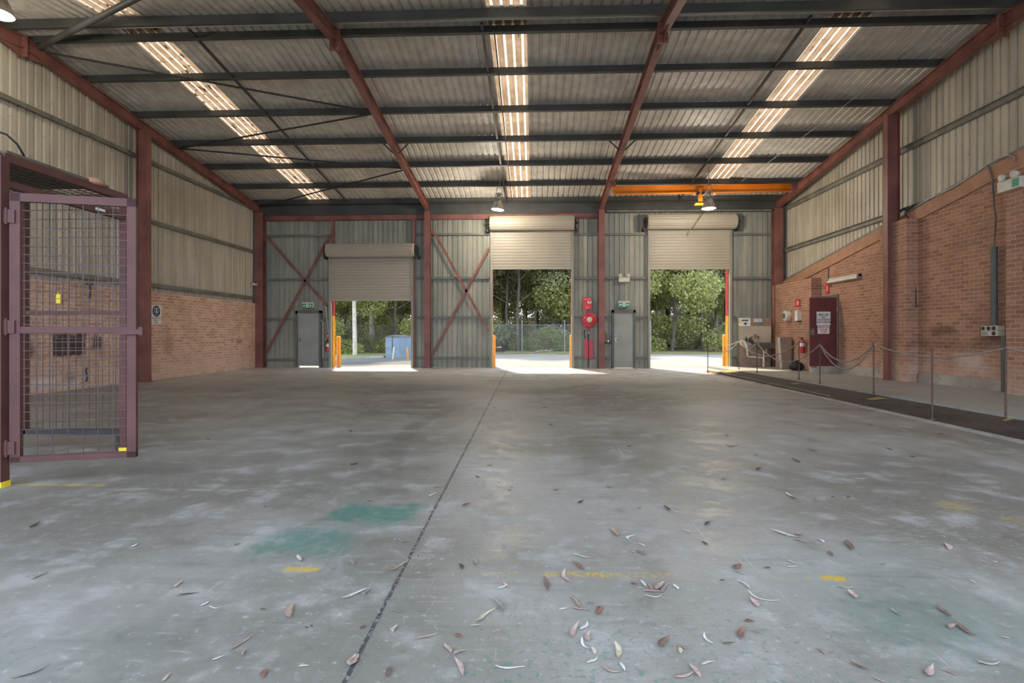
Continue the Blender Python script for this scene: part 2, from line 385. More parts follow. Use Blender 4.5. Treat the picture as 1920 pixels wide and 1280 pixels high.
def leafmat(name, ca, cb, cc):
    n = NT(name)
    r = n.geo.outputs['Random Per Island']
    col = n.mix(n.step(r, 0, .6), lin(ca), lin(cb)); col = n.mix(n.step(r, .7, 1), col, lin(cc))
    n.done(col, .55, 0, .4)
    tr = n.t.nodes.new('ShaderNodeBsdfTranslucent'); n.L(col, tr.inputs['Color'])
    mx = n.t.nodes.new('ShaderNodeMixShader'); mx.inputs[0].default_value = .45
    n.L(n.b.outputs[0], mx.inputs[1]); n.L(tr.outputs[0], mx.inputs[2]); n.L(mx.outputs[0], n.out.inputs['Surface'])
    return n.m
LEAF1 = leafmat('gum_foliage', (132, 134, 90), (156, 156, 108), (186, 182, 138))
LEAF2 = leafmat('yellow_green_foliage', (136, 142, 78), (162, 164, 98), (190, 186, 128))
LEAF3 = leafmat('dark_foliage', (108, 114, 80), (130, 134, 96), (158, 156, 120))
BARKP = paint('pale_gum_bark', (186, 176, 160), .8, .2, 4, dirt=(120, 108, 96))
BARKD = paint('dark_bark', (92, 82, 72), .9, .25, 5)
BARKG = paint('grey_weathered_wood', (120, 112, 100), .9, .2, 5)
SHEDM = paint('blue_white_shed_steel', (120, 140, 154), .5, .1, 5)
SHEDR = paint('rusty_shed_roof', (112, 102, 94), .6, .2, 5)
PITCH_ = .19
def skylight_mat():
    n = NT('weathered_translucent_sheet'); n.P = n.geo.outputs['Position']
    x, y, z = n.sep()
    m1 = n.noise(7, 6, .75, n.stretch(1, .45, 1)); m2 = n.noise(2.2, 4, .6)
    t_ = n.M('FRACT', n.M('DIVIDE', n.M('ADD', x, 19.0), PITCH_)); rib = n.step(n.M('ABSOLUTE', n.M('SUBTRACT', t_, .81)), .17, .08)
    col = n.mix(n.step(m2, .35, .65), lin((166, 140, 110)), lin((138, 112, 84)))     # grime lying in the pans
    col = n.mix(n.M('MULTIPLY', n.step(n.noise(3, 5, .7, n.stretch(8, .5, 1)), .48, .66), .6), col, lin((126, 100, 74)))
    col = n.mix(rib, col, lin((252, 236, 208)))
    col = n.mix(n.step(n.M('ADD', m1, n.step(x, -6, -7, 0, .07)), .60, .68), col, lin((54, 42, 32)))
    tr = n.t.nodes.new('ShaderNodeBsdfTranslucent'); n.L(col, tr.inputs['Color'])
    n.done(col, .4, 0, .4)
    mx = n.t.nodes.new('ShaderNodeMixShader'); mx.inputs[0].default_value = .42
    n.L(n.b.outputs[0], mx.inputs[1]); n.L(tr.outputs[0], mx.inputs[2]); n.L(mx.outputs[0], n.out.inputs['Surface'])
    return n.m
SKYL = skylight_mat()

# ------------------------------------------------------------------ the shed: sheeting, brick, floor, roof
XL, XR, YB, YF, YR = -10.6, 9.12, 20.5, 0.6, 10.7        # left wall, right wall, back wall, open front, ridge
def zs(y):                                               # underside of the roof sheets
    return 8.93 - .1284 * y if y >= YR else 8.93 - .1284 * YR - .1284 * (YR - y)
PITCH = .19; PROF = [(0, 0), (.118, 0), (.134, .028), (.174, .028)]
def clad(mb, P, u0, u1, v0, v1, mi=0):
    us = [(u0, None)]
    k = math.floor(u0 / PITCH) - 1; raw = []
    while k * PITCH < u1 + PITCH:
        raw += [(k * PITCH + a, d) for a, d in PROF]; k += 1
    def dat(u):
        for (a, da), (b, db) in zip(raw, raw[1:]):
            if a <= u <= b: return da + (db - da) * (u - a) / max(b - a, 1e-9)
        return 0
    pts = [(u0, dat(u0))] + [(u, d) for u, d in raw if u0 + 1e-6 < u < u1 - 1e-6] + [(u1, dat(u1))]
    f0 = v0 if callable(v0) else (lambda u: v0); f1 = v1 if callable(v1) else (lambda u: v1)
    vs = []
    for u, d in pts: vs += [P(u, f0(u), d), P(u, f1(u), d)]
    mb.add(vs, [(2*i, 2*i+2, 2*i+3, 2*i+1) for i in range(len(pts)-1)], mi)
# roof and skylights
SKY = [(-8.45, -7.67, 'left bay, crusted with leaf litter'), (-.9, -.13, 'middle bay with a cable along it'), (5.87, 6.62, 'right bay, cleanest')]
mb = MB(); edges = [XL - .15] + [e for a, b, _ in SKY for e in (a, b)] + [XR + .2]
for i in range(0, len(edges), 2):
    for (ya, yb) in ((YR - .02, YB + .5), (YF - .4, YR - .1)):
        P = lambda u, v, d: Vector((u, v, zs(v) + d))
        clad(mb, P, edges[i], edges[i + 1], ya, yb)
struct('ceiling', mb, ROOF)
for (a, b, w) in SKY:
    for (ya, yb, sl) in ((YR - .02, YB + .5, 'back slope'), (YF - .4, YR - .1, 'front slope')):
        mb = MB(); clad(mb, lambda u, v, d: Vector((u, v, zs(v) + d)), a, b, ya, yb)
        solo('skylight_sheet', mb, SKYL, f'translucent skylight strip over the {w}, {sl}', 'skylight')
# walls
mb = MB()
clad(mb, lambda u, v, d: Vector((XL - d, u, v)), YF, YB + .1, 2.3, lambda u: zs(u) + .02)
mb.box((XL - .12, YF, -.02), (XL + .1, YB, 2.43), 1)
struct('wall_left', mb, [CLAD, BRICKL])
p1 = PW(1465, 531, XR); p2 = PW(1900, 291, XR)
RK = (p2.z - p1.z) / (p2.y - p1.y)
def zr(y): return p1.z + RK * (y - p1.y)
mb = MB()
clad(mb, lambda u, v, d: Vector((XR + .14 + d, u, v)), YF, YB + .1, lambda u: zr(u) - .1, lambda u: zs(u) + .02)
def raked(mb, x0, x1, y0, y1, z0, t0, t1, mi):
    mb.add([(x0,y0,z0),(x1,y0,z0),(x1,y1,z0),(x0,y1,z0),(x0,y0,t0),(x1,y0,t0),(x1,y1,t1),(x0,y1,t1)],
           [(0,3,2,1),(4,5,6,7),(0,1,5,4),(1,2,6,5),(2,3,7,6),(3,0,4,7)], mi)
DY0, DY1 = 16.72, 17.5                                    # doorway to the lunch room
raked(mb, XR, XR + .25, YF, DY0, -.02, zr(YF) - .3, zr(DY0) - .3, 1)
raked(mb, XR, XR + .25, DY1, YB, -.02, zr(DY1) - .3, zr(YB) - .3, 1)
raked(mb, XR, XR + .25, DY0, DY1, 2.36, zr(DY0) - .3, zr(DY1) - .3, 1)
mb.box((8.80, 17.6, -.02), (XR, YB - .05, 3.05), 1)       # thickened far end
mb.box((8.85, 13.26, -.02), (XR, 14.25, 4.02), 1)         # pier beside the column
mb.box((8.85, 9.3, -.02), (XR, 10.55, zr(10.55) - .32), 1)     # nearer pier
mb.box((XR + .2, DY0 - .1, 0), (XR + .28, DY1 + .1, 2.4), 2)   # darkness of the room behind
struct('wall_right', mb, [CLAD, BRICKR, DARKM])
mb = MB(); raked(mb, XR - .04, XR + .26, YF, YB - .02, zr(YF) - .3, zr(YF), zr(YB), 0)
mb.v[0].z = mb.v[1].z = zr(YF) - .3; mb.v[2].z = mb.v[3].z = zr(YB) - .3
struct('trim_1', mb, TAN)
mb = MB()
mb.box((XR - .05, 14.3, .05), (XR + .02, DY0 - .15, .36)); mb.box((XR - .05, 10.6, .05), (XR + .02, 13.2, .36))
struct('baseboard_right', mb, PLINTH)

DOORS = [dict(px=(622, 775), top=482, hem=564, drum=(612, 778), dy=(457, 482), k='left'),
         dict(px=(922, 1073), top=432, hem=505, drum=(918, 1077), dy=(405, 432), k='middle'),
         dict(px=(1215, 1367), top=430, hem=505, drum=(1213, 1381), dy=(402, 430), k='right')]
for d in DOORS:
    d['x0'] = PX(d['px'][0], YB); d['x1'] = PX(d['px'][1], YB); d['z'] = PZ(d['top'] - 6, d['x0'], YB)
PD = [dict(px=(557, 604), k=1), dict(px=(1147, 1190), k=2)]
for d in PD:
    d['x0'] = PX(d['px'][0], YB) + .04; d['x1'] = PX(d['px'][1], YB) - .04; d['z'] = 2.1
mb = MB(); PBK = lambda u, v, d: Vector((u, YB + d, v))
holes = sorted([(d['x0'], d['x1'], d['z']) for d in DOORS + PD]); x = XL - .05
for (a, b, z) in holes:
    clad(mb, PBK, x, a, -.02, 6.3); clad(mb, PBK, a, b, z, 6.3); x = b
clad(mb, PBK, x, XR + .2, -.02, 6.3)
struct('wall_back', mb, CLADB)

# floor slabs
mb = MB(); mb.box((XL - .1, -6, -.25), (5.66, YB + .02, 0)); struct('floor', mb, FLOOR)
def zp(y): return .155 - max(0, y - 11) * .0085             # the raised platform falls slightly towards the back
def XE(y): return 6.52 + .0                                  # its edge
mb = MB()
ys = [-6, 11, YB + .02]
raked(mb, 6.5, XR + .3, -6, 11, -.25, zp(11), zp(11), 0); raked(mb, 6.5, XR + .3, 11, YB + .02, -.25, zp(11), zp(YB), 0)
struct('floor_platform', mb, PLAT)
mb = MB()
def strip(mb, pts, y0, y1, mi):
    """closed outline of (x, z at the near end, z at the far end)"""
    n = len(pts)
    mb.add([(x, y0, a) for x, a, b in pts] + [(x, y1, b) for x, a, b in pts], [(i, i+1, n+i+1, n+i) for i in range(n-1)] + [tuple(range(n))[::-1], tuple(range(n, 2*n))], mi)
strip(mb, [(5.66,-.2,-.2),(5.66,-.008,-.008),(5.69,-.008,-.008),(5.70,.012,.012),(5.78,.018,.018),(5.78,-.2,-.2)], -6, 18.4, 0)
struct('trim_2', mb, KERBC)
mb = MB()
strip(mb, [(5.78,-.2,-.2),(5.78,.02,.01),(5.98,.035,.02),(6.12,.055,.04),(6.42,.12,.07),(6.5,.156,.095),(6.5,-.2,-.2)], -6, 18.2, 0)
struct('trim_3', mb, BITU)
mb = MB(); strip(mb, [(5.79,-.02,-.02),(5.79,.03,.05),(5.92,.03,.055),(5.94,-.02,-.02)], 11.2, 17.3, 1); strip(mb, [(5.94,-.02,-.02),(5.94,.03,.055),(5.965,.03,.055),(5.97,-.02,-.02)], 11.2, 17.6, 0)
struct('trim_4', mb, [KERBC, BITU])
mb = MB()
def slopez(x, y):
    f = (y + 6) / 24.2; P_ = [(5.78,.02,.01),(5.98,.035,.02),(6.12,.055,.04),(6.42,.12,.07),(6.5,.156,.095)]
    for (a, p, q), (b, p2, q2) in zip(P_, P_[1:]):
        if a <= x <= b: t = (x - a) / (b - a); return (p + (p2 - p)*t)*(1 - f) + (q + (q2 - q)*t)*f
    return p2*(1 - f) + q2*f
for y0, y1, x0, x1 in ((17.3, 18.19, 6.15, 6.5), (13.3, 13.5, 6.25, 6.42), (10.15, 10.42, 6.2, 6.44), (7.62, 7.70, 6.4, 6.49)):
    vs = []; n = 7
    for i in range(n):
        x = x0 + (x1 - x0)*i/(n - 1)
        for y in (y0 + (x1 - x)*.25, y1): vs.append((x, y, slopez(x, y) + .004))
    mb.add(vs, [(2*i, 2*i+2, 2*i+3, 2*i+1) for i in range(n-1)])
mb.box((5.79, 17.4, .0), (5.95, 18.42, .062))
struct('trim_5', mb, YEL3)
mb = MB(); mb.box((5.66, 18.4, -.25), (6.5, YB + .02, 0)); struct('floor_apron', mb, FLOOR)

# ------------------------------------------------------------------ steelwork
def obj_beam(name, p0, p1, dp, wd, mat, label, cat, up=(0,0,1), kind='i', group=None):
    mb = MB()
    if kind == 'i': mb.ibeam(p0, p1, dp, wd, up=up)
    elif kind == 'z': mb.zed(p0, p1, dp, wd, up=up)
    elif kind == 'b': mb.bar(p0, p1, wd, dp, up=up)
    else: mb.tube([p0, p1], dp / 2, 8)
    return solo(name, mb, mat, label, cat, group)
RX = [(-10.42, 'along the left wall'), (-3.96, 'between the left and middle bays'), (2.52, 'between the middle and right bays'), (8.92, 'along the right wall')]
def zrt(y, o=.215): return zs(y) - o                        # top of the rafters
for i, (x, w) in enumerate(RX):
    t = thing('roof_rafter', f'sloping red oxide steel portal rafter {w}', 'rafter', (x, 20.4, zrt(20.4) - .25))
    mb = MB(); mb.ibeam((x, 20.42, zrt(20.42) - .125), (x, YR, zrt(YR) - .125), .25, .15)
    part(t, 'back_slope_beam', mb, RED)
    mb = MB(); mb.ibeam((x, YR, zrt(YR) - .125), (x, YF, zrt(YF) - .125), .25, .15)
    part(t, 'front_slope_beam', mb, RED)
    mb = MB(); zz = zrt(YR)
    mb.box((x - .1, YR - .02, zz - .42), (x + .1, YR + .02, zz)); 
    for s in (-1, 1):
        for q in range(3): mb.lathe((x + s * .06, YR - .045, zz - .1 - q * .12), (0, 1, 0), [(.014, 0), (.014, .09)], 6)
    mb.add([(x-.006, YR-.5, zz-.32+.0), (x-.006, YR, zz-.42), (x-.006, YR+.5, zz-.32), (x-.006, YR, zz-.2), (x+.006, YR-.5, zz-.32), (x+.006, YR, zz-.42), (x+.006, YR+.5, zz-.32), (x+.006, YR, zz-.2)], [(0,1,2,3),(7,6,5,4),(0,4,5,1),(1,5,6,2)])
    part(t, 'splice_plate', mb, RED)
    if i in (1, 2):
        for s in (-1, 1):
            yy = 15.55; mb = MB(); mb.bar((x + s * .07, yy, zrt(yy) - .24), (x + s * .42, yy, zs(yy) - .12), .04, .006, up=(0, 1, 0)); part(t, 'fly_brace', mb, PURL)
PY = [(10.98, 'just behind the ridge'), (12.35, 'second behind the ridge'), (13.93, 'third behind the ridge'), (15.5, 'fourth behind the ridge'), (17.08, 'fifth behind the ridge'), (18.66, 'sixth behind the ridge'), (20.15, 'last before the back wall')]
for y, w in PY + [(10.42, 'on the front side of the ridge')]:
    sl = -.1284 if y > YR else .1284
    obj_beam('roof_purlin', (XL, y, zs(y) - .105), (XR + .1, y, zs(y) - .105), .2, .075, PURL, f'long dark steel purlin under the roof sheets, {w}', 'purlin', up=(0, -sl, 1), kind='z')
# ridge: vented cap that lets a slit of daylight through
mb = MB()
for s in (-1, 1):
    mb.add([(XL, YR + s*.35, zs(YR + .35) + .05), (XR, YR + s*.35, zs(YR + .35) + .05), (XR, YR - .0, zs(YR) + .13), (XL, YR - .0, zs(YR) + .13)], [(0,1,2,3)])
solo('folded_roof_flashing', mb, PURL, 'folded metal cap along the ridge letting in a slit of daylight', 'ridge cap')
# bridging rods between purlins
for x, w in ((-6.93, 'left'), (-1.02, 'middle'), (5.35, 'right')):
    mb = MB(); mb.bar((x, YR, zs(YR) - .16), (x, 20.3, zs(20.3) - .16), .05, .05)
    solo('bridging_bar', mb, PURL, f'thin dark bridging bar running down the roof slope in the {w} bay', 'bar')
# wind bracing in the left bay
ZG = [((-10.35, 11.15), (-3.96, 13.75)), ((-3.96, 13.75), (-10.35, 15.5)), ((-10.35, 15.5), (-3.96, 17.06)), ((-3.96, 17.06), (-10.35, 20.2)), ((-10.35, 11.0), (-3.96, 7.6))]
for i, ((xa, ya), (xb, yb)) in enumerate(ZG):
    za, zb = zs(ya) - .25, zs(yb) - .25
    w = ['from the ridge to the red rafter', 'second, rising back to the left wall column', 'third, between left column and rafter', 'last, running into the back left corner', 'heavy one crossing in front of the ridge'][i]
    obj_beam('roof_brace', (xa, ya, za), (xb, yb, zb), .05 if i < 4 else .11, .05, DARKM if i < 4 else PURL, f'dark steel roof brace of the left bay, {w}', 'brace', kind='t')

COLS = [(-10.36, 20.28, 'in the back left corner'), (-3.96, 20.28, 'between the left and middle roller doors'), (2.52, 20.28, 'between the hose reel and grey door'), (8.92, 20.28, 'in the back right corner by the washbasin')]
for x, y, w in COLS:
    t = thing('steel_column', f'red oxide steel column against the back wall {w}', 'column', (x, y, 0))
    wd = .32 if x < -10 or x > 8 else .22
    zt = zrt(y) - .25; z0 = zp(y) if x > 6 else 0
    mb = MB(); mb.ibeam((x, y, z0), (x, y, zt), .26, wd, up=(0, 1, 0)); part(t, 'post', mb, RED)
    mb = MB(); mb.box((x - wd/2 - .03, y - .16, z0), (x + wd/2 + .03, y + .16, z0 + .02)); part(t, 'base_plate', mb, RED)
for x, y, w, z0 in ((-10.3, 14.0, 'halfway along the left wall', 0), (8.86, 13.82, 'on the platform by the right brick wall', zp(13.8))):
    t = thing('steel_column', f'tall red oxide steel column {w}', 'column', (x, y, z0))
    zt = zrt(y) - .24
    mb = MB(); mb.ibeam((x, y, z0), (x, y, zt), .30, .17, up=(1, 0, 0)); part(t, 'post', mb, RED)
    mb = MB(); mb.box((x - .17, y - .12, z0), (x + .17, y + .12, z0 + .02)); part(t, 'base_plate', mb, RED)
# girts
for z, w in ((6.0, 'top'), (4.37, 'middle'), (2.62, 'lowest, just above the brickwork')):
    obj_beam('wall_girt', (XL + .07, YF, z), (XL + .07, 20.2, z), .12, .06, GIRT, f'long grey steel girt on the left wall sheeting, {w}', 'girt', kind='z')
for z, w, ye in ((5.83, 'upper', YF), (4.32, 'lower, running into the sloping brick top', 12.2)):
    obj_beam('wall_girt', (XR + .05, ye, z), (XR + .05, 20.2, z), .12, .06, GIRT, f'long grey steel girt on the right wall sheeting, {w}', 'girt', kind='z')
mb = MB(); mb.prof((XR + .08, YF, zr(YF) + .05), (XR + .08, 20.2, zr(20.2) + .05), [(-.06,-.04),(.06,-.04),(.06,.04),(-.06,.04)])
solo('wall_girt', mb, GIRT, 'grey steel angle following the sloping top of the right brick wall', 'girt')
spans = [(497, 620, 'beside the left grey door'), (779, 797, 'narrow span left of the second column'), (810, 918, 'between second column and middle roller door'), (1077, 1122, 'behind the hose reel'), (1135, 1213, 'by the right grey door'), (1370, 1446, 'right of the right roller door')]
for i, (a, b, w) in enumerate(spans):
    for (py, lv) in ((442, 'top'), (524, 'upper middle'), (598, 'lower middle'), (674, 'bottom')):
        xa, xb = PX(a, 20.42), PX(b, 20.42); z = PZ(py if i < 1 else py - 3, xa, 20.42)
        segs = [(xa, xb)]
        if lv in ('lower middle', 'bottom'):
            for d in PD:
                segs = [s for (p, q) in segs for s in (((p, d['x0'] - .02), (d['x1'] + .02, q)) if p < d['x0'] < q else ((p, q),))]
        if i == 5 and lv in ('lower middle', 'bottom'): segs = [(xa, PX(1382, 20.42))]
        for j, (p, q) in enumerate(segs):
            side = '' if len(segs) == 1 else (', left piece' if j == 0 else ', right piece')
            obj_beam('back_wall_girt', (p, 20.44, z), (q, 20.44, z), .09, .05, GIRT, f'{lv} grey girt on the back wall, {w}{side}', 'girt', kind='z')
mb = MB(); mb.zed((XL, 20.38, 5.98), (XR, 20.38, 5.98), .42, .09)
solo('eave_beam', mb, PURL, 'dark eave beam along the top of the back wall', 'beam')
xa, xb = PX(497, 20.3), PX(1122, 20.3)
mb = MB(); mb.ibeam((xa, 20.36, 5.68), (xb, 20.36, 5.68), .2, .12)
solo('header_beam', mb, RED, 'red oxide beam along the top of the left and middle bays', 'beam')
mb = MB(); mb.tube([(PX(1136, 20.3), 20.25, 5.82), (PX(1446, 20.3), 20.25, 5.80)], .035)
solo('conduit_pipe', mb, GIRT, 'grey pipe along the top of the right bay above the roller door', 'pipe')
for a, z0, z1, w in ((624, 4.2, 5.6, 'short one above the left edge of the left roller door'), (776, 0, 5.6, 'full height one on the right of the left roller door')):
    x = PX(a, 20.4); obj_beam('steel_mullion', (x, 20.38, z0), (x, 20.38, z1), .1, .11, RED, f'red steel upright, {w}', 'post', up=(0, 1, 0), kind='b')
def flat_brace(a, b, w):
    p = PB(a[0], a[1], 20.33); q = PB(b[0], b[1], 20.33)
    mb = MB(); mb.bar(p, q, .02, .09, up=(q - p).cross(Vector((0, 1, 0)))); 
    solo('wall_brace', mb, RED, f'diagonal red steel brace on the back wall, {w}', 'brace')
flat_brace((497, 441), (614, 574), 'falling rightwards above the left grey door')
flat_brace((497, 664), (618, 441), 'rising rightwards across the left grey door bay')
flat_brace((811, 430), (916, 622), 'falling rightwards beside the middle roller door')
flat_brace((811, 664), (917, 464), 'rising rightwards beside the middle roller door')

# ------------------------------------------------------------------ roller doors
for d in DOORS:
    k = d['k']; x0, x1 = d['x0'], d['x1']
    t = thing('roller_door', {'left': 'cream roller shutter door, left of three, lowest hanging', 'middle': 'cream roller shutter door, middle of three', 'right': 'cream roller shutter door, right of three, with a rope across its drum'}[k], 'roller door', ((x0+x1)/2, 20.3, 0))
    yc = 20.33
    zh = PZ(d['hem'], x0, yc); zt = PZ(d['top'] - 4, x0, yc)
    # curtain: ribbed horizontally
    mb = MB(); pts = []; z = zh + .08
    while z < zt: pts += [(z, 0), (z + .02, .018), (z + .07, .018), (z + .09, 0)]; z += .11
    vs = []
    for (z, o) in pts: vs += [(x0 + .02, yc - o, z), (x1 - .02, yc - o, z)]
    mb.add(vs, [(2*i, 2*i+1, 2*i+3, 2*i+2) for i in range(len(pts)-1)])
    vs = [(a, b + .012, c) for a, b, c in vs]; mb.add(vs, [(2*i+2, 2*i+3, 2*i+1, 2*i) for i in range(len(pts)-1)])
    part(t, 'curtain', mb, ROLL)
    mb = MB(); mb.box((x0 + .02, yc - .03, zh), (x1 - .02, yc + .03, zh + .085)); part(t, 'bottom_rail', mb, ROLL)
    ya = 20.08; dx0, dx1 = PX(d['drum'][0], ya), PX(d['drum'][1], ya)
    zc = (PZ(d['dy'][0], x0, ya) + PZ(d['dy'][1], x0, ya)) / 2; R = (PZ(d['dy'][0], x0, ya) - PZ(d['dy'][1], x0, ya)) / 2 
    N = 96; mb = MB(); vs = []
    for i in range(N):
        ph = (i % 6); r = R - (.016 if ph in (0, 1, 2) else 0); tt = 2*math.pi*i/N
        vs.append((r*math.cos(tt), r*math.sin(tt)))
    ring = lambda xx, sc: [(xx, ya + a*sc, zc + b*sc) for a, b in vs]
    mb.add(ring(dx0, .86) + ring(dx0 + .03, .97) + ring(dx0 + .08, 1) + ring(dx1 - .08, 1) + ring(dx1 - .03, .97) + ring(dx1, .86), [(j*N+i, j*N+(i+1)%N, (j+1)*N+(i+1)%N, (j+1)*N+i) for j in range(5) for i in range(N)] + [tuple(range(N)), tuple(range(5*N, 6*N))[::-1]])
    part(t, 'drum', mb, ROLL)
    for s, xx in ((-1, dx0), (1, dx1)):
        mb = MB(); mb.box((xx + s*.04, ya - .16, zc - .2), (xx + s*.055, 20.44, zc + .18)); mb.tube([(xx - s*.02, ya, zc), (xx + s*.12, ya, zc)], .05, 10); mb.box((xx + s*.05, ya + .02, zc - .3), (xx + s*.12, 20.44, zc - .18))
        part(t, 'bracket', mb, DARKM)
        gx = x0 if s < 0 else x1
        mb = MB(); mb.box((gx - .04, yc - .05, 0), (gx + .04, yc + .1, zc - .2)); part(t, 'guide', mb, CLADB)
    # steel door posts outside the wall, painted red above yellow
    for s, gx in ((-1, x0), (1, x1)):
        zy = PZ(592, gx, 20.6)
        mb = MB(); mb.box((gx - s*.03, 20.54, 0), (gx + s*.12, 20.80, zy)); part(t, 'door_post', mb, YELL, 'yellow painted lower door post')
        mb = MB(); mb.box((gx - s*.03, 20.54, zy), (gx + s*.12, 20.80, zh + .6)); part(t, 'door_post_top', mb, REDG, 'red painted upper door post')
    mb = MB(); mb.box((x0, yc + .16, zh + .1), (x1, 20.6, zh + .16)); part(t, 'lintel', mb, BROWNP)
t = thing('pull_rope', 'dark rope hanging across the right roller drum from the yellow crane beam', 'rope', (6.9, 19.8, 4.9))
mb = MB(); mb.tube([PB(1328, 372, 18.6), PB(1322, 395, 19.2), PB(1309, 412, 19.7), PB(1297, 430, 19.75), PB(1295, 433, 19.75)], .012, 6); part(t, 'rope', mb, DARKM)
mb = MB(); p = PB(1296, 431, 19.75); mb.tube([p, p + Vector((0, 0, -.07))], .022, 8); part(t, 'knot', mb, ROPE)

# ------------------------------------------------------------------ grey personnel doors
for i, d in enumerate(PD):
    x0, x1 = d['x0'], d['x1']
    t = thing(f'door_{i+1}', None, None, ((x0+x1)/2, 20.45, 0)); t['kind'] = 'structure'
    mb = MB(); mb.box((x0 - .05, 20.36, 0), (x0 + .03, 20.56, 2.16)); mb.box((x1 - .03, 20.36, 0), (x1 + .05, 20.56, 2.16)); mb.box((x0 - .05, 20.36, 2.06), (x1 + .05, 20.56, 2.16)); part(t, 'frame', mb, FRAMEG)
    z0 = .06 if i == 0 else .015
    mb = MB(); mb.box((x0 + .035, 20.41, z0), (x1 - .035, 20.45, 2.055)); lf = part(t, 'leaf', mb, GREY)
    hx = x0 + .1
    mb = MB(); mb.box((hx - .025, 20.395, .98), (hx + .025, 20.41, 1.14)); mb.tube([(hx, 20.41, 1.06), (hx, 20.36, 1.06), (hx + .1, 20.355, 1.06)], .011, 8); mb.lathe((hx, 20.41, 1.22), (0, -1, 0), [(.025, 0), (.022, .02)], 12)
    part(t, 'door_handle', mb, STEEL)

def exit_sign(cx, cy, w):
    p = PB(cx, cy, 20.36); t = thing('exit_sign', f'green running man exit sign above the {w}', 'sign', p)
    mb = MB(); mb.box((p.x - .21, 20.33, p.z - .115), (p.x + .21, 20.50, p.z + .10)); part(t, 'housing', mb, OFFW)
    mb = MB(); mb.box((p.x - .2, 20.322, p.z - .105), (p.x + .2, 20.331, p.z + .045)); part(t, 'green_face', mb, GREEN)
    mb = MB(); mb.box((p.x - .05, 20.316, p.z - .1), (p.x + .05, 20.323, p.z + .04)); part(t, 'doorway_symbol', mb, WHITE)
    mb = MB(); y = 20.312; q = (p.x, y, p.z - .03)
    mb.lathe((p.x + .005, y + .002, p.z + .022), (0, -1, 0), [(.012, 0), (.012, .004)], 10)
    for a, b in (((0,.008),(-.012,-.035)), ((-.012,-.035),(.02,-.045)), ((.02,-.045),(.018,-.07)), ((-.012,-.035),(-.03,-.06)), ((0,.005),(.028,-.01)), ((0,.005),(-.025,-.008))):
        mb.bar((p.x+a[0], y, p.z+a[1]), (p.x+b[0], y, p.z+b[1]), .012, .003, up=(0,1,0))
    part(t, 'running_man', mb, GREEN)
    mb = MB(); a = .13
    for s in (-1, 1):
        mb.add([(p.x + s*.075, y+.008, p.z-.03), (p.x + s*.13, y+.008, p.z+.01), (p.x + s*.13, y+.008, p.z-.07)], [(0,1,2) if s < 0 else (0,2,1)])
        mb.box((p.x + s*.128, y+.0075, p.z-.043), (p.x + s*.175, y+.009, p.z-.017)); part(t, 'arrow', mb, WHITE); mb = MB()
exit_sign(577, 571.5, 'left grey door'); exit_sign(1170, 569.5, 'right grey door')
def spot_light(t, p, axis, dirn, s=1.0):
    mb = MB(); d = Vector(dirn).normalized()
    mb.lathe(p, d, [(.035*s, 0), (.06*s, .05*s), (.068*s, .11*s), (.05*s, .112*s)], 16); h = part(t, 'spot_head', mb, OFFW)
    mb = MB(); mb.tube([p, Vector(p) + Vector((0, 0, -.1*s))], .012, 6); part(t, 'stem', mb, DARKM)
p = PB(1170, 524, 20.38); t = thing('emergency_light', 'twin spot emergency light box above the right exit sign', 'light', p)
mb = MB(); mb.box((p.x-.2, 20.32, p.z-.09), (p.x+.2, 20.50, p.z+.09)); part(t, 'battery_box', mb, OFFW)
for s in (-1, 1): spot_light(t, (p.x + s*.12, 20.36, p.z + .17), None, (s*.3, -1, -.25))

# ------------------------------------------------------------------ hose reel and fire gear
def sign_plate(name, px0, px1, py0, py1, Y, mat, label, cat='sign', th=.008):
    a = PB(px0, py0, Y); b = PB(px1, py1, Y); c = (a + b) / 2
    t = thing(name, label, cat, (c.x, Y, c.z)); mb = MB(); mb.box((a.x, Y - th/2, b.z), (b.x, Y + th/2, a.z)); part(t, 'plate', mb, mat); return t, a, b, c
t, a, b, c = sign_plate('fire_hose_sign', 1093, 1110, 557, 580, 20.38, REDP, 'red fire hose reel sign fixed above the hose reel')
letters('FIRE HOSE', .055, (c.x, 20.373, a.z - .08), '-y', WHITE, t); letters('REEL', .06, (c.x, 20.373, b.z + .07), '-y', WHITE, t)
mb = MB(); mb.box((c.x + .0, 20.370, c.z - .0), (b.x - .03, 20.375, a.z - .13)); part(t, 'pictogram', mb, WHITE)
mb = MB(); mb.lathe((c.x + .07, 20.369, c.z + .07), (0, -1, 0), [(.035, 0), (.035, .003)], 14); part(t, 'pictogram_reel', mb, REDP)
mb = MB(); mb.box((c.x - .1, 20.38, c.z - .02), (c.x + .1, 20.5, c.z + .02)); part(t, 'bracket', mb, GIRT)
p = PB(1105, 599, 20.15); t = thing('fire_hose_reel', 'round red fire hose reel mounted on the back wall', 'hose reel', (p.x, 20.4, p.z))
R = .27
mb = MB(); mb.lathe((p.x, 20.16, p.z), (0, -1, 0), [(.02, -.005), (R - .02, -.004), (R, -.012), (R + .005, .01), (R - .01, .03), (.2, .035), (.12, .05), (.115, .055), (.02, .055)], 48); part(t, 'front_disc', mb, REDF)
mb = MB(); mb.lathe((p.x, 20.34, p.z), (0, -1, 0), [(.02, 0), (R, 0), (R, .02), (.02, .02)], 40); part(t, 'back_disc', mb, REDF)
mb = MB()
for q in range(5):
    vs = []; mb.tube([(p.x + .2*math.cos(2*math.pi*k/28), 20.31 - q*.03, p.z + .2*math.sin(2*math.pi*k/28)) for k in range(29)], .016, 8, cap=False)
part(t, 'coiled_hose', mb, BLACK)
mb = MB(); mb.lathe((p.x, 20.108, p.z), (0, -1, 0), [(.105, 0), (.1, .006), (.0, .008)], 28); part(t, 'hub_label', mb, OFFW, 'cream round hub label')
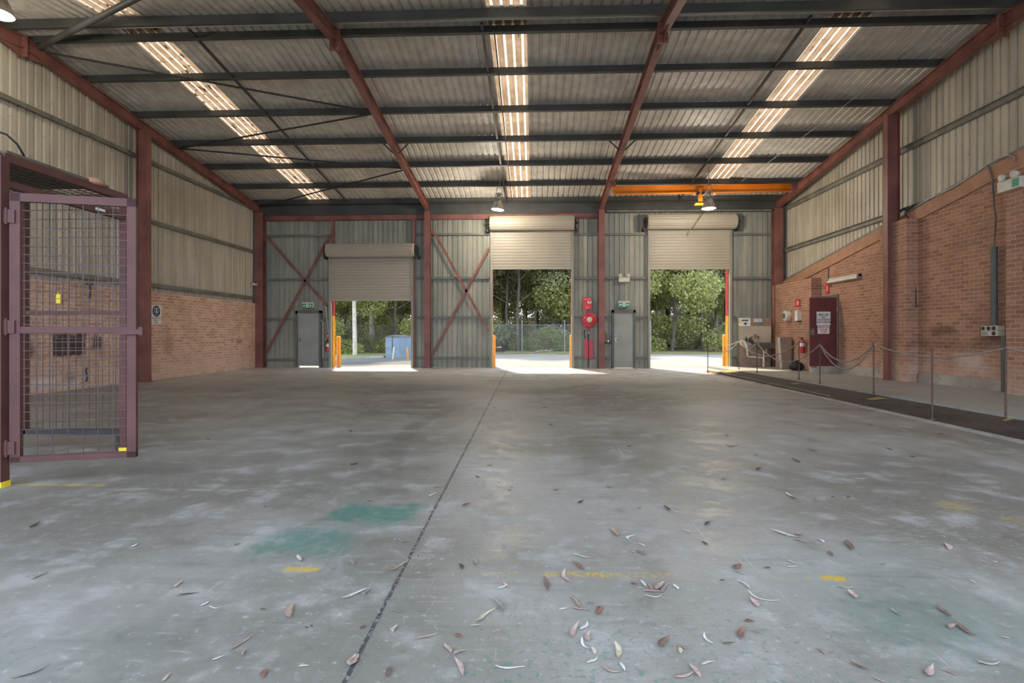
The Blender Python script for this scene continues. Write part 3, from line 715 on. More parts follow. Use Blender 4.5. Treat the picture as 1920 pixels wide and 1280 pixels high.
mb = MB(); mb.box((p.x - .17, 20.118, p.z + .05), (p.x - .1, 20.122, p.z + .1)); part(t, 'sticker', mb, WHITE)
mb = MB(); mb.box((p.x - .1, 20.36, p.z - .36), (p.x + .1, 20.42, p.z + .1)); mb.tube([(p.x, 20.42, p.z), (p.x, 20.15, p.z)], .03, 10); part(t, 'wall_bracket', mb, REDF)
mb = MB(); px = p.x - .01
mb.tube([(px, 20.36, .02), (px, 20.36, p.z - .32)], .016, 8); part(t, 'water_pipe', mb, DARKM)
zz = p.z - .5
mb = MB(); mb.tube([(px - .09, 20.3, zz), (px + .09, 20.3, zz)], .02, 8); mb.lathe((px, 20.3, zz), (0, -1, 0), [(.03, 0), (.035, .05), (.015, .06)], 12); mb.lathe((px - .02, 20.3, zz + .05), (0, 0, 1), [(.022, 0), (.022, .08)], 10); part(t, 'valve', mb, STEEL)
mb = MB(); mb.tube([(px - .14, 20.34, zz + .12), (px - .16, 20.3, zz - .02), (px - .13, 20.3, zz - .14), (px - .15, 20.34, zz - .2)], .018, 8); part(t, 'nozzle', mb, BLACK)
a = PB(1096, 636, 20.38); b = PB(1112, 672, 20.38)
mb = MB(); mb.box((a.x, 20.375, b.z), (b.x, 20.385, a.z))
solo('red_backing_board', mb, REDF, 'tall red painted board on the wall below the hose reel', 'board')
# wooden seat ledge by the column
p = PB(1141, 641, 20.2); t = thing('wall_ledge', 'small dark shelf with a leaning timber offcut right of the red column', 'shelf', p)
mb = MB(); mb.box((p.x - .12, 20.1, p.z - .06), (p.x + .1, 20.42, p.z)); part(t, 'ledge', mb, DARKM)
mb = MB(); mb.bar((p.x - .16, 20.2, p.z + .42), (p.x + .0, 20.2, p.z + .02), .07, .05, up=(0,1,0)); part(t, 'timber_offcut', mb, PLY, 'tan timber offcut')
mb = MB(); mb.lathe((p.x - .02, 20.15, p.z), (0, 0, 1), [(.03, 0), (.035, .05), (.02, .07)], 12); part(t, 'white_cup', mb, WHITE)

def extinguisher(x, y, z, label, face, h=.5):
    t = thing('fire_extinguisher', label, 'fire extinguisher', (x, y, z))
    mb = MB(); mb.lathe((x, y, z), (0,0,1), [(.06, 0), (.075, .015), (.078, .06), (.078, h*.68), (.06, h*.78), (.03, h*.83), (.022, h*.86)], 24); part(t, 'cylinder', mb, REDF)
    mb = MB(); mb.lathe((x, y, z + h*.42), (0,0,1), [(.0795, 0), (.0795, h*.22)], 24, cap=False); part(t, 'label_band', mb, WHITE, 'white instruction band')
    mb = MB(); f = Vector(face); q = Vector((x, y, z + h*.86)); mb.lathe(q, (0,0,1), [(.022, 0), (.025, .05)], 12); mb.bar(q + Vector((0,0,.05)), q + f*.14 + Vector((0,0,.08)), .02, .012); mb.bar(q + Vector((0,0,.03)), q + f*.12 + Vector((0,0,.01)), .02, .01); part(t, 'handle', mb, BLACK)
    mb = MB(); sd = f.cross(Vector((0,0,1))); mb.tube([q + Vector((0,0,.03)), q + sd*.08 + Vector((0,0,.02)), q + sd*.1 - Vector((0,0,.12)), q + sd*.085 - Vector((0,0,.3))], .011, 8); part(t, 'hose', mb, BLACK)
    mb = MB(); mb.box((x - .03, y - .03, z + h*.55), (x + .03, y + .03, z + h*.6)) if False else mb.lathe((x, y, z + h*.7), (0,0,1), [(.08, 0), (.08, .02)], 20); part(t, 'strap', mb, STEEL)
q = PB(614, 659, 20.3); extinguisher(q.x, 20.33, q.z, 'red fire extinguisher hung between left grey door and roller door', (0, -1, 0), .44)
t, a, b, c = sign_plate('extinguisher_sign', 611, 618, 625, 632, 20.4, REDP, 'small red extinguisher sign left of the left roller door')
mb = MB(); mb.box((c.x - .03, 20.392, c.z - .04), (c.x + .03, 20.395, c.z + .02)); part(t, 'pictogram', mb, WHITE)
mb = MB(); mb.tube([PB(610, 570, 20.36), PB(612, 590, 20.36), PB(616, 624, 20.36)], .016, 8); solo('electrical_lead', mb, PVC, 'pale cord hanging above the left fire extinguisher', 'cord')
mb = MB(); mb.tube([PB(602, 600, 20.36), PB(605, 603, 20.36), PB(605.5, 670, 20.36)], .012, 8); solo('cable_conduit', mb, PVC, 'thin white conduit running down right of the left grey door', 'conduit')
p = PB(557, 586, 20.4); mb = MB(); mb.box((p.x-.04, 20.36, p.z-.06), (p.x+.04, 20.42, p.z+.06)); solo('sensor_box', mb, WHITE, 'small white box at the top left corner of the left grey door', 'box')
q = PW(1507, 662, 8.72); extinguisher(8.68, q.y, q.z, 'red fire extinguisher with white band beside the maroon door', (-1, 0, 0), .52)

# ------------------------------------------------------------------ wash-up corner on the platform
ZB = zp(19.9)
a = PB(1386, 596, 20.1); b = PB(1446, 650, 20.1); t = thing('washbasin_unit', 'wash trough with cream splashback, brown cladding and white waste pipes in the back right corner', 'washbasin', ((a.x+b.x)/2, 20.1, ZB))
zm = PZ(611, a.x, 20.1)
mb = MB(); mb.add([(a.x,20.1,b.z+.05),(b.x-.12,20.1,b.z+.02),(b.x,20.1,b.z+.12),(b.x,20.1,zm),(a.x,20.1,zm),(a.x,20.14,b.z+.05),(b.x-.12,20.14,b.z+.02),(b.x,20.14,b.z+.12),(b.x,20.14,zm),(a.x,20.14,zm)], [(0,1,2,3,4),(9,8,7,6,5),(0,5,6,1),(1,6,7,2),(2,7,8,3),(3,8,9,4),(4,9,5,0)]); part(t, 'splashback', mb, CREAM)
mb = MB(); mb.box((a.x, 20.11, zm), (b.x, 20.15, a.z)); part(t, 'top_board', mb, BROWNP)
mb = MB(); mb.box((a.x + .02, 20.14, ZB), (b.x, 20.18, b.z + .1)); part(t, 'lower_panel', mb, BROWNP)
q0 = PB(1419, 642, 19.85); q1 = PB(1456, 652, 19.85)
mb = MB(); xm = (q0.x+q1.x)/2; hw = (q1.x-q0.x)/2
mb.add([(q0.x,19.65,q0.z),(q1.x,19.65,q0.z),(q1.x,20.08,q0.z),(q0.x,20.08,q0.z),
        (q0.x+.03,19.68,q0.z),(q1.x-.03,19.68,q0.z),(q1.x-.03,20.05,q0.z),(q0.x+.03,20.05,q0.z),
        (q0.x+.1,19.74,q1.z-.02),(q1.x-.1,19.74,q1.z-.02),(q1.x-.1,20.02,q1.z-.02),(q0.x+.1,20.02,q1.z-.02),
        (q0.x+.12,19.76,q1.z+.0),(q1.x-.12,19.76,q1.z+.0),(q1.x-.12,20.0,q1.z+.0),(q0.x+.12,20.0,q1.z+.0)],
       [(0,1,5,4),(1,2,6,5),(2,3,7,6),(3,0,4,7),(0,8,9,1),(1,9,10,2),(2,10,11,3),(3,11,8,0),(8,11,10,9),(4,5,13,12),(5,6,14,13),(6,7,15,14),(7,4,12,15),(12,13,14,15)]); part(t, 'basin', mb, STEEL)
mb = MB(); tp = PB(1416, 632, 20.0); mb.tube([tp + Vector((0,.08,0)), tp, tp + Vector((.02,-.12,.02)), tp + Vector((.03,-.16,-.06))], .018, 8); mb.tube([tp, tp + Vector((0,0,.09))], .014, 8); mb.tube([tp + Vector((-.06,0,.09)), tp + Vector((.06,0,.09))], .012, 8)
for dx in (-.12, .12): mb.tube([tp + Vector((dx,.08,-.05)), tp + Vector((dx,0,-.05)), tp + Vector((dx,0,.02))], .014, 8); mb.lathe(tp + Vector((dx,0,.02)), (0,0,1), [(.03,0),(.032,.02),(.01,.03)], 8)
part(t, 'tap', mb, BRASS)
def pp(x, y, Y=19.95): return PB(x, y, Y)
mb = MB(); mb.tube([pp(1389, 639), pp(1396, 640), pp(1399.5, 648), pp(1401, 655)], .05, 10); mb.tube([pp(1401, 650), pp(1401.5, 667), pp(1404, 668.5), pp(1432, 671)], .025, 8); mb.tube([pp(1432, 658, 19.93), pp(1431.5, 687.2, 19.93)], .032, 10); mb.tube([pp(1437, 653), pp(1437, 663), pp(1432, 660)], .025, 8)
part(t, 'waste_pipe', mb, PVC)
mb = MB(); mb.tube([pp(1405, 655, 20.0), pp(1414, 668, 20.0), pp(1420, 676, 20.0)], .012, 6); mb.tube([pp(1436, 676, 20.1), pp(1442, 669, 20.1)], .008, 6); part(t, 'bracket', mb, GALV)
mb = MB()
for x_, y_ in ((1399, 636), (1406, 637), (1411, 641)): c = PB(x_, y_, 19.98); mb.lathe(c + Vector((0,0,-.09)), (0,0,1), [(.035,0),(.045,.02),(.045,.12),(.02,.15),(.018,.18)], 12)
part(t, 'soap_bottle', mb, DARKM)
t, a, b, c = sign_plate('wash_notice', 1385, 1407, 596, 611, 20.08, WHITE, 'white notice with yellow and blue marks above the wash trough')
mb = MB(); mb.lathe((a.x + .05, 20.074, c.z), (0,-1,0), [(.05, 0), (.05, .003)], 16); part(t, 'yellow_spot', mb, YEL2)
mb = MB(); mb.lathe((c.x + .03, 20.074, c.z - .06), (0,-1,0), [(.045, 0), (.045, .003)], 16); mb.box((c.x - .04, 20.070, c.z - .06), (c.x + .1, 20.074, c.z - .03)); part(t, 'hand_wash_mark', mb, BLUE)
mb = MB(); mb.box((c.x - .1, 20.071, c.z + .03), (c.x + .14, 20.074, c.z + .09)); part(t, 'heading_band', mb, FRAMEG)
t, a, b, c = sign_plate('framed_notice', 1413, 1429, 597, 604, 20.08, OFFW, 'small cream framed notice on brown board above the wash trough')
mb = MB(); mb.box((a.x + .05, 20.070, b.z + .03), (b.x - .02, 20.075, a.z - .03)); part(t, 'paper', mb, paint('pale_blue_paper', (176, 184, 196), .6, .05))
# leaning cabinet
a = PB(1458, 632, 18.7); b = PB(1485, 687, 18.7); zb_ = zp(18.7)
t = thing('metal_cabinet', 'brown grey metal cabinet with pale edge strip beside the corner column', 'cabinet', ((a.x+b.x)/2, 18.85, zb_))
mb = MB(); mb.box((a.x + .06, 18.72, zb_), (b.x, 19.0, a.z)); part(t, 'body', mb, BROWNP)
mb = MB(); mb.box((a.x + .1, 18.70, zb_ + .02), (b.x - .02, 18.72, a.z - .02)); part(t, 'door', mb, BROWNP)
mb = MB(); mb.bar((a.x + .045, 18.71, a.z + .005), (a.x + .12, 18.71, zb_ + .01), .06, .03, up=(0,1,0)); part(t, 'edge_strip', mb, PVC, 'pale metal edge strip')
mb = MB(); mb.box((b.x - .1, 18.685, zb_ + .6), (b.x - .08, 18.70, zb_ + .72)); part(t, 'handle', mb, STEEL)
# dispensers on the thick brick end
q = PW(1473, 592, 8.66); t = thing('paper_towel_dispenser', 'round cream paper roll dispenser on the far brick end wall', 'dispenser', q)
mb = MB(); mb.lathe((8.80, q.y, q.z), (-1,0,0), [(.17,0),(.18,.03),(.18,.16),(.16,.19),(.0,.2)], 32); part(t, 'drum', mb, OFFW)
mb = MB(); mb.lathe((8.60, q.y, q.z), (-1,0,0), [(.1,0),(.1,.012),(.0,.014)], 24); part(t, 'window', mb, FRAMEG)
mb = MB(); mb.box((8.78, q.y - .14, q.z - .17), (8.80, q.y + .2, q.z + .18)); part(t, 'backplate', mb, BROWNP)
q = PW(1496, 592, 8.72); t = thing('soap_dispenser', 'white rectangular box dispenser beside the round one on brick', 'dispenser', q)
mb = MB(); mb.box((8.66, q.y - .09, q.z - .16), (8.80, q.y + .09, q.z + .17)); part(t, 'body', mb, WHITE)
mb = MB(); mb.box((8.655, q.y - .06, q.z - .2), (8.79, q.y + .06, q.z - .16)); part(t, 'nozzle', mb, FRAMEG)
q = PW(1496, 568, 8.79); t = thing('extinguisher_sign', 'red and white extinguisher sign above the white box dispenser', 'sign', q)
mb = MB(); mb.box((8.78, q.y - .16, q.z - .12), (8.795, q.y + .16, q.z + .12)); part(t, 'plate', mb, REDP)
mb = MB(); mb.lathe((8.779, q.y, q.z), (-1,0,0), [(.07,0),(.07,.003)], 16); part(t, 'white_disc', mb, WHITE)
mb = MB(); mb.bar((8.774, q.y + .03, q.z + .04), (8.774, q.y - .02, q.z - .05), .03, .004, up=(1,0,0)); part(t, 'pictogram', mb, REDP)
q = PW(1502, 688, 8.45); z0 = zp(17.95); t = thing('rubbish_bag', 'dark rounded rubbish bag slumped on the platform below the extinguisher', 'bag', (8.52, 17.95, z0))
mb = MB(); n = 20; vs = []; fs = []; rnd = random.Random(3)
prof = [(.14, 0), (.21, .05), (.22, .13), (.18, .21), (.1, .27), (.03, .30)]
for r, h in prof:
    for k in range(n): j = 1 + rnd.uniform(-.06, .06); vs.append((8.52 + r*j*math.cos(2*math.pi*k/n), 17.95 + r*j*math.sin(2*math.pi*k/n), z0 + h))
mb.add(vs, [(i*n+k, i*n+(k+1)%n, (i+1)*n+(k+1)%n, (i+1)*n+k) for i in range(len(prof)-1) for k in range(n)] + [tuple(range(n))[::-1], tuple(range(5*n, 6*n))], 0, True); part(t, 'bag', mb, BLACK)
mb = MB(); mb.lathe((8.52, 17.95, z0 + .285), (0,0,1), [(.03,0),(.05,.05),(.02,.06)], 8); part(t, 'tied_neck', mb, BLACK)

# maroon lunch room door standing open across the platform
YD = 16.6; a = PB(1518, 558, YD); b = PB(1571, 686, YD); zl = b.z
t = thing('door_3', None, None, (b.x, YD, zl)); t['kind'] = 'structure'
mb = MB(); mb.box((a.x, YD - .02, zl), (b.x - .04, YD + .02, a.z)); part(t, 'leaf', mb, MAROON)
mb = MB(); mb.box((XR - .03, DY0 - .1, zp(17) + .1), (XR + .08, DY0, a.z + .03)); mb.box((XR - .03, DY1, zp(17)), (XR + .08, DY1 + .06, a.z + .03)); mb.box((XR - .03, DY0 - .1, a.z + .03), (XR + .08, DY1 + .06, a.z + .1)); part(t, 'frame', mb, FRAMEG)
l = PB(1522, 622, YD); mb = MB(); mb.box((l.x - .05, YD - .035, l.z - .1), (l.x + .06, YD - .02, l.z + .1)); mb.box((a.x - .02, YD - .03, l.z - .1), (a.x, YD + .03, l.z + .1)); part(t, 'lock_plate', mb, STEEL)
mb = MB(); mb.lathe((l.x + .01, YD - .035, l.z), (0,-1,0), [(.012,0),(.012,.03),(.028,.035),(.03,.055),(.01,.065)], 14); part(t, 'door_handle', mb, STEEL)
mb = MB()
for f in (.15, .85): mb.tube([(b.x - .03, YD - .025, zl + f*2 - .06), (b.x - .03, YD - .025, zl + f*2 + .06)], .012, 8)
part(t, 'hinge', mb, STEEL)
t, a1, b1, c1 = sign_plate('first_aid_sign', 1531, 1557, 584, 610, YD - .028, WHITE, 'white FIRST AID KIT LOCATED IN LUNCH ROOM sign on the maroon door', 'sign', .006)
letters('FIRST AID\nKIT\nLOCATED IN\nLUNCH ROOM', .078, (c1.x, YD - .032, c1.z), '-y', INK, t, bold=.002, sx=.82)
t, a1, b1, c1 = sign_plate('watch_your_step_sign', 1533, 1555, 611, 625.5, YD - .028, WHITE, 'white sign with red WATCH YOUR STEP lettering on the maroon door', 'sign', .006)
letters('WATCH\nYOUR\nSTEP', .072, (c1.x, YD - .032, c1.z), '-y', REDINK, t, bold=.002, sx=1.1)
mb = MB(); mb.box((XR - .22, YD + .1, zp(17) - .02), (XR + .3, DY1 - .05, zp(17) + .16)); mb.box((8.3, 16.55, zp(17) - .03), (XR - .04, 16.72, zl - .05))
solo('door_step', mb, PLINTH, 'worn whitish concrete step under the maroon door', 'step')
q = PW(1552, 541, XR); t = thing('alarm_sign', 'small red fire sign on brick above the maroon door', 'sign', (XR - .01, q.y, q.z))
mb = MB(); mb.box((XR - .02, q.y - .09, q.z - .16), (XR - .005, q.y + .09, q.z + .16)); part(t, 'plate', mb, REDP)
mb = MB(); mb.box((XR - .024, q.y - .02, q.z - .08), (XR - .02, q.y + .02, q.z + .08)); part(t, 'pictogram', mb, WHITE)
q0 = PW(1554, 525, XR - .06); q1 = PW(1611, 518, XR - .06); zf = (q0.z + q1.z) / 2
t = thing('fluorescent_batten', 'long white fluorescent batten light on the right brick wall', 'light', (XR - .06, (q0.y+q1.y)/2, zf))
mb = MB(); mb.box((XR - .08, q1.y, zf - .01), (XR - .001, q0.y, zf + .06)); part(t, 'housing', mb, OFFW)
mb = MB(); mb.prof((XR - .07, q1.y + .02, zf - .04), (XR - .07, q0.y - .02, zf - .04), [(-.06,-.02),(-.03,-.04),(.03,-.04),(.06,-.02),(.06,.03),(-.06,.03)], smooth=False); part(t, 'diffuser', mb, WHITE)
mb = MB(); mb.box((XR - .12, q0.y - .02, zf - .08), (XR, q0.y + .0, zf + .05)); mb.box((XR - .12, q1.y - .0, zf - .08), (XR, q1.y + .02, zf + .05)); part(t, 'end_cap', mb, GALV)
mb = MB(); qa = PW(1553, 500, XR - .02); mb.tube([(XR - .02, qa.y, zr(qa.y) - .3), (XR - .02, qa.y, zf + .05)], .014, 8); mb.lathe((XR - .02, q0.y, zf - .18), (0,0,1), [(.03,0),(.035,.04),(.01,.1)], 10)
solo('light_conduit', mb, FRAMEG, 'thin conduit dropping from the brick top to the batten light', 'conduit')
# power outlets, conduits and cables
q = PW(1860, 620, XR - .07); t = thing('power_outlet_box', 'pale four socket power outlet box on brick under a grey conduit', 'outlet box', q)
mb = MB(); mb.box((XR - .13, q.y - .21, q.z + .005), (XR, q.y + .19, q.z + .1)); mb.box((XR - .13, q.y - .21, q.z - .1), (XR, q.y + .19, q.z - .002)); part(t, 'enclosure', mb, OFFW)
mb = MB()
for dy, dz in ((.13, .05), (0, .05), (-.12, .05), (-.12, -.05)): mb.lathe((XR - .13, q.y + dy, q.z + dz), (-1,0,0), [(.036,0),(.04,.012),(.034,.02),(.0,.012)], 16)
part(t, 'sockets', mb, DARKM)
mb = MB(); mb.box((XR - .14, q.y + .02, q.z - .085), (XR - .13, q.y + .17, q.z - .02)); part(t, 'label_plate', mb, GALV)
mb = MB(); yc = PW(1864, 540, XR - .08).y
mb.tube([(XR - .08, yc, q.z + .1), (XR - .08, yc, PZ(462, XR, yc))], .055, 14); solo('power_conduit', mb, FRAMEG, 'thick grey conduit rising from the power outlet box', 'conduit')
mb = MB(); mb.box((XR - .12, yc - .3, zp(10.8)), (XR - .02, yc - .2, q.z - .1)); mb.box((XR - .13, yc - .31, .75), (XR - .01, yc - .19, .78)); solo('square_downpipe', mb, FRAMEG, 'dark grey green square post below the power outlet box', 'post')
def on_wall(px, py, off=.06): v = PW(px, py, XR - off); return v
mb = MB(); mb.tube([on_wall(1864, 462), on_wall(1867, 405), on_wall(1864, 390), on_wall(1861, 340), on_wall(1858, 325), on_wall(1853, 312), on_wall(1851, 308)], .014, 8)
solo('power_cable', mb, FRAMEG, 'pale cable dropping from the sloping wall top to the thick conduit', 'cable')
mb = MB(); mb.tube([on_wall(1903, 303), on_wall(1902, 294), on_wall(1893, 290), on_wall(1880, 294), on_wall(1856, 306), on_wall(1833, 322), on_wall(1790, 350), on_wall(1740, 374), on_wall(1700, 397)], .016, 8)
solo('wall_cable', mb, GALV, 'grey cable following the sloping top of the right brick wall', 'cable')
mb = MB(); mb.tube([on_wall(1697, 402), on_wall(1706, 410), on_wall(1713, 425), on_wall(1714, 470), on_wall(1716, 520), on_wall(1718, 577)], .013, 8); mb.tube([on_wall(1715, 480), on_wall(1712, 510), on_wall(1707, 532)], .008, 6)
solo('hanging_cable', mb, DARKM, 'dark cable hanging down the brick pier beside the right column', 'cable')
q = PW(1905, 344, 8.83); t = thing('emergency_light', 'twin spot emergency light with green exit face high on the right pier', 'light', q)
mb = MB(); mb.box((8.72, q.y - .2, q.z - .11), (8.85, q.y + .27, q.z + .09)); part(t, 'battery_box', mb, OFFW)
mb = MB(); mb.box((8.714, q.y - .18, q.z - .08), (8.721, q.y - .05, q.z + .06)); part(t, 'green_face', mb, GREEN)
for dy in (.15, -.1): spot_light(t, (8.79, q.y + dy, q.z + .16), None, (-1, dy, -.2))
mb = MB(); q = PW(1686, 398, XR - .1); mb.tube([q, q + Vector((0,-.15,.05)), q + Vector((-.02,-.3,-.02)), q + Vector((0,-.5,.06))], .025, 8)
solo('coiled_strap', mb, DARKM, 'dark coiled strap over the girt right of the column', 'strap')

# ------------------------------------------------------------------ bar posts and draped ropes along the platform edge
POSTS = [(5.70, PF(1327, 699), 640, 'outer edge, farthest, before the right roller door'), (6.62, PF(1385.5, 692, .09), 638, 'platform edge, farthest, before the wash trough'),
         (6.60, PF(1419.5, 699.5, .1), 641, 'platform edge, between wash trough and cabinet'), (6.62, PF(1498, 711, .125), 639, 'platform edge before the fire extinguisher'),
         (6.55, PF(1537.5, 719, .14), 643, 'platform edge, before the maroon door'), (6.55, PF(1638, 736, .155), 642, 'platform edge, left of the tall right column'),
         (5.84, PF(1748, 785, .03), 650, 'outer kerb, right of the tall column'), (6.56, PF(1886, 778, .155), 648, 'platform edge, nearest, below the power outlets')]
tops = []
for i, (_, p, ty, w) in enumerate(POSTS):
    top = PZ(ty, p.x, p.y); z0 = zp(p.y) if p.x > 6.5 else (.06 if p.x > 5.9 else .02)
    if i in (0, 6): z0 = .02
    p = Vector((p.x, p.y, z0)); 
    t = thing('bar_post', f'thin rusty steel bar post on the {w}', 'post', p)
    mb = MB(); mb.tube([p, (p.x, p.y, top)], .013, 8); part(t, 'bar', mb, RUST)
    mb = MB(); mb.lathe(p, (0,0,1), [(.035,0),(.035,.012),(.018,.02)], 10); mb.lathe((p.x, p.y, top - .06), (0,0,1), [(.018,0),(.018,.06),(.0,.065)], 10); part(t, 'collar', mb, RUST)
    tops.append(Vector((p.x, p.y, top)))
def rope(i, j, sag, w, dz=0.0, a=None, b=None):
    p, q = (a or tops[i]), (b or tops[j]); pts = []
    for k in range(25):
        s = k / 24; v = p.lerp(q, s); v.z += -.03 + dz * s - sag * 4 * s * (1 - s); pts.append(v)
    mb = MB(); mb.tube(pts, .014, 6); solo('slack_rope', mb, ROPE, f'slack weathered rope {w}', 'rope')
farp = PB(1357, 648, 20.9)
rope(0, 1, .02, 'from the yellow bollard to the farthest posts, upper', a=farp); rope(0, 1, .33, 'from the farthest outer post sagging to the platform edge')
rope(1, 3, .42, 'sagging across the wash trough and cabinet'); rope(1, 2, .20, 'short one between the two posts before the wash trough')
rope(2, 4, .48, 'lowest one passing before the cabinet towards the maroon door'); rope(4, 5, .36, 'from the maroon door post across the brickwork, upper')
rope(4, 5, .52, 'from the maroon door post across the brickwork, lower'); rope(5, 7, .18, 'from left of the tall column towards the power outlets')
rope(7, 7, .1, 'running out past the nearest post', b=Vector((6.6, 5.2, 1.0)))

# ------------------------------------------------------------------ crane beam, lamps
yb0, yb1 = 17.7, 18.85
za, zb = PZ(357, 2.7, yb0), PZ(352, 8.7, yb1)
p0 = Vector((2.56, yb0, za)); p1 = Vector((8.82, yb1, zb))
t = thing('crane_runway_beam', 'orange monorail crane beam slung under the rafters of the right bay', 'crane beam', p0)
mb = MB(); mb.ibeam(p0, p1, .26, .14, tf=.02); part(t, 'beam', mb, ORANGE)
mb = MB(); mb.box((p0.x - .1, yb0 - .1, za + .12), (p0.x + .1, yb0 + .1, zrt(yb0) - .24)); mb.box((p1.x - .1, yb1 - .1, zb + .12), (p1.x + .1, yb1 + .1, zrt(yb1) - .24)); part(t, 'hanger_plate', mb, RED)
q = PB(1313, 374, 18.17); t = thing('crane_trolley', 'orange crane trolley hanging below the monorail beam', 'trolley', q)
mb = MB(); mb.box((q.x - .07, q.y - .03, q.z - .13), (q.x + .07, q.y + .03, q.z + .38)); part(t, 'hanger', mb, ORANGE)
mb = MB(); mb.box((q.x - .18, q.y - .09, q.z - .17), (q.x + .16, q.y + .09, q.z - .13)); part(t, 'foot_plate', mb, YELL)
mb = MB()
for dx in (-.08, .08):
    for s in (-1, 1): mb.lathe((q.x + dx, q.y + s*.03, q.z + .2), (0,s,0), [(.05,0),(.05,.04)], 14)
part(t, 'wheel', mb, DARKM)
def high_bay(p, label, tilt, s=1.0, watts=75):
    """p: centre of the reflector's rim"""
    p = Vector(p); t = thing('high_bay_lamp', label, 'lamp', p); ax = Vector(tilt).normalized()
    R = .24 * s; mb = MB()
    mb.lathe(p, ax, [(R, 0), (R*.96, .04*s), (R*.84, .13*s), (R*.62, .25*s), (R*.42, .33*s), (R*.3, .38*s), (R*.27, .38*s), (R*.4, .31*s), (R*.6, .23*s), (R*.82, .11*s), (R*.97, .0)], 32, cap=False); part(t, 'reflector', mb, ALU)
    mb = MB(); mb.lathe(p, ax, [(R*.95, .015), (R*.6, -.01), (0.001, -.02)], 28, cap=False); part(t, 'lens', mb, WHITE)
    c = p + ax*.4*s; mb = MB(); mb.lathe(c, ax, [(.07*s,0),(.085*s,.03),(.085*s,.16*s),(.11*s,.17*s),(.11*s,.2*s),(.07*s,.22*s)], 16); part(t, 'gear_box', mb, ALU)
    mb = MB(); u = ax.cross(Vector((0,1,0))).normalized()
    for sg in (-1, 1): mb.tube([p + ax*.33*s + u*sg*.1*s, p + ax*.48*s + u*sg*.15*s, p + ax*.64*s + u*sg*.1*s, p + ax*.82*s + u*sg*.1*s], .012, 6)
    mb.tube([p + ax*.82*s - u*.1*s, p + ax*.82*s + u*.1*s], .012, 6); mb.tube([p + ax*.82*s, Vector((p.x + ax.x*.8, p.y, zs(p.y) - .04))], .012, 6)
    part(t, 'hanging_bracket', mb, GALV)
    ld = bpy.data.lights.new('bulb', 'POINT'); ld.energy = watts; ld.shadow_soft_size = .16; ld.color = (1.0, .9, .76)
    lo = bpy.data.objects.new('bulb', ld); COL.objects.link(lo); lo.parent = t; lo.location = ax * -.19
high_bay(PB(933, 393, 18.5), 'dusty bell shaped high bay lamp tilted over the middle bay', (.1, 0, 1), .92)
high_bay(PB(1329, 391, 17.5), 'dusty bell shaped high bay lamp in front of the orange crane beam', (0, 0, 1), .92)
high_bay(PB(-6, 26, 9.0), 'high bay lamp cut by the top left corner near the ridge', (0, 0, 1), 1.0, 22)
# other small fittings up high
mb = MB(); mb.tube([Vector((x_, y_, z_)) for x_, y_, z_ in [tuple(PB(355, 70, 12.3)), tuple(PB(390, 90, 12.4)), tuple(PB(440, 104, 12.5)), tuple(PB(490, 108, 12.6)), tuple(PB(550, 100, 12.6)), tuple(PB(590, 88, 12.5)), tuple(PB(622, 74, 12.3))]], .009, 6)
solo('loose_cable', mb, DARKM, 'thin dark cable sagging under the roof of the left bay', 'cable')
mb = MB(); mb.tube([(-.78, y_, zs(y_) - .22 - .01*math.sin(y_*2)) for y_ in [10.8 + k*.6 for k in range(16)]], .016, 6)
solo('skylight_cable', mb, DARKM, 'dark cable running along the middle skylight strip', 'cable')
mb = MB(); mb.tube([(x_, 10.72, zs(10.72) - .07) for x_ in (-8.5, -4.05)] , .02, 8); 
mb.tube([(x_, 10.72, zs(10.72) - .07) for x_ in (-3.85, 2.4)], .02, 8); mb.tube([(x_, 10.72, zs(10.72) - .07) for x_ in (2.65, 8.7)], .02, 8)
solo('ridge_daylight_tube', mb, WHITE, 'white tube added along the ridge as the line of daylight between the purlins', 'conduit')  # white tube added to stand for the slit of daylight at the ridge
mb = MB(); mb.tube([PB(1822, -5, 10.9), PB(1750, 52, 11.5), PB(1600, 185, 13.5), PB(1475, 280, 15.8), PB(1390, 340, 18.2)], .008, 6)
solo('roof_wire', mb, GALV, 'fine pale wire running down the roof of the right bay', 'wire')
q = PB(478, 533, 20.0); t = thing('security_camera', 'small white camera on the back left corner column', 'camera', q)
mb = MB(); mb.bar(q + Vector((-.08,0,.03)), q + Vector((.12,-.06,-.03)), .09, .08); part(t, 'housing', mb, OFFW)
mb = MB(); mb.tube([q, q + Vector((-.05,.12,.12))], .018, 8); part(t, 'bracket', mb, DARKM)
mb = MB(); mb.lathe(q + Vector((.12,-.06,-.03)), (.2,-.06,-.05), [(.03,0),(.03,.01)], 12); part(t, 'lens', mb, BLACK)

# ------------------------------------------------------------------ hearing protection sign on the left brick
a = PW(284, 572, -10.48); b = PW(303, 608, -10.48); c = (a + b) / 2; wy = abs(a.y - b.y); hz = abs(a.z - b.z)
t = thing('hearing_protection_sign', 'white HEARING PROTECTION sign with blue disc on the left brick wall', 'sign', c)
mb = MB(); mb.box((-10.497, c.y - wy/2, c.z - hz/2), (-10.487, c.y + wy/2, c.z + hz/2)); part(t, 'plate', mb, WHITE)
k = Vector((-10.487, c.y, c.z + hz*.2)); r = .155
mb = MB(); mb.lathe(k, (1,0,0), [(r,0),(r,.003),(0.001,.003)], 36, cap=False); part(t, 'blue_disc', mb, BLUE)
mb = MB(); xx = k.x + .005
for s in (-1, 1):
    mb.tube([(xx, k.y + s*(.055 + .045*math.cos(tt)), k.z + .03 + .07*math.sin(tt)) for tt in [2*math.pi*j/16 for j in range(17)]], .007, 6)
    mb.tube([(xx, k.y + s*.02, k.z - .04), (xx, k.y + s*.1, k.z - .02), (xx, k.y + s*.09, k.z - .1), (xx, k.y + s*.02, k.z - .11)], .007, 6)
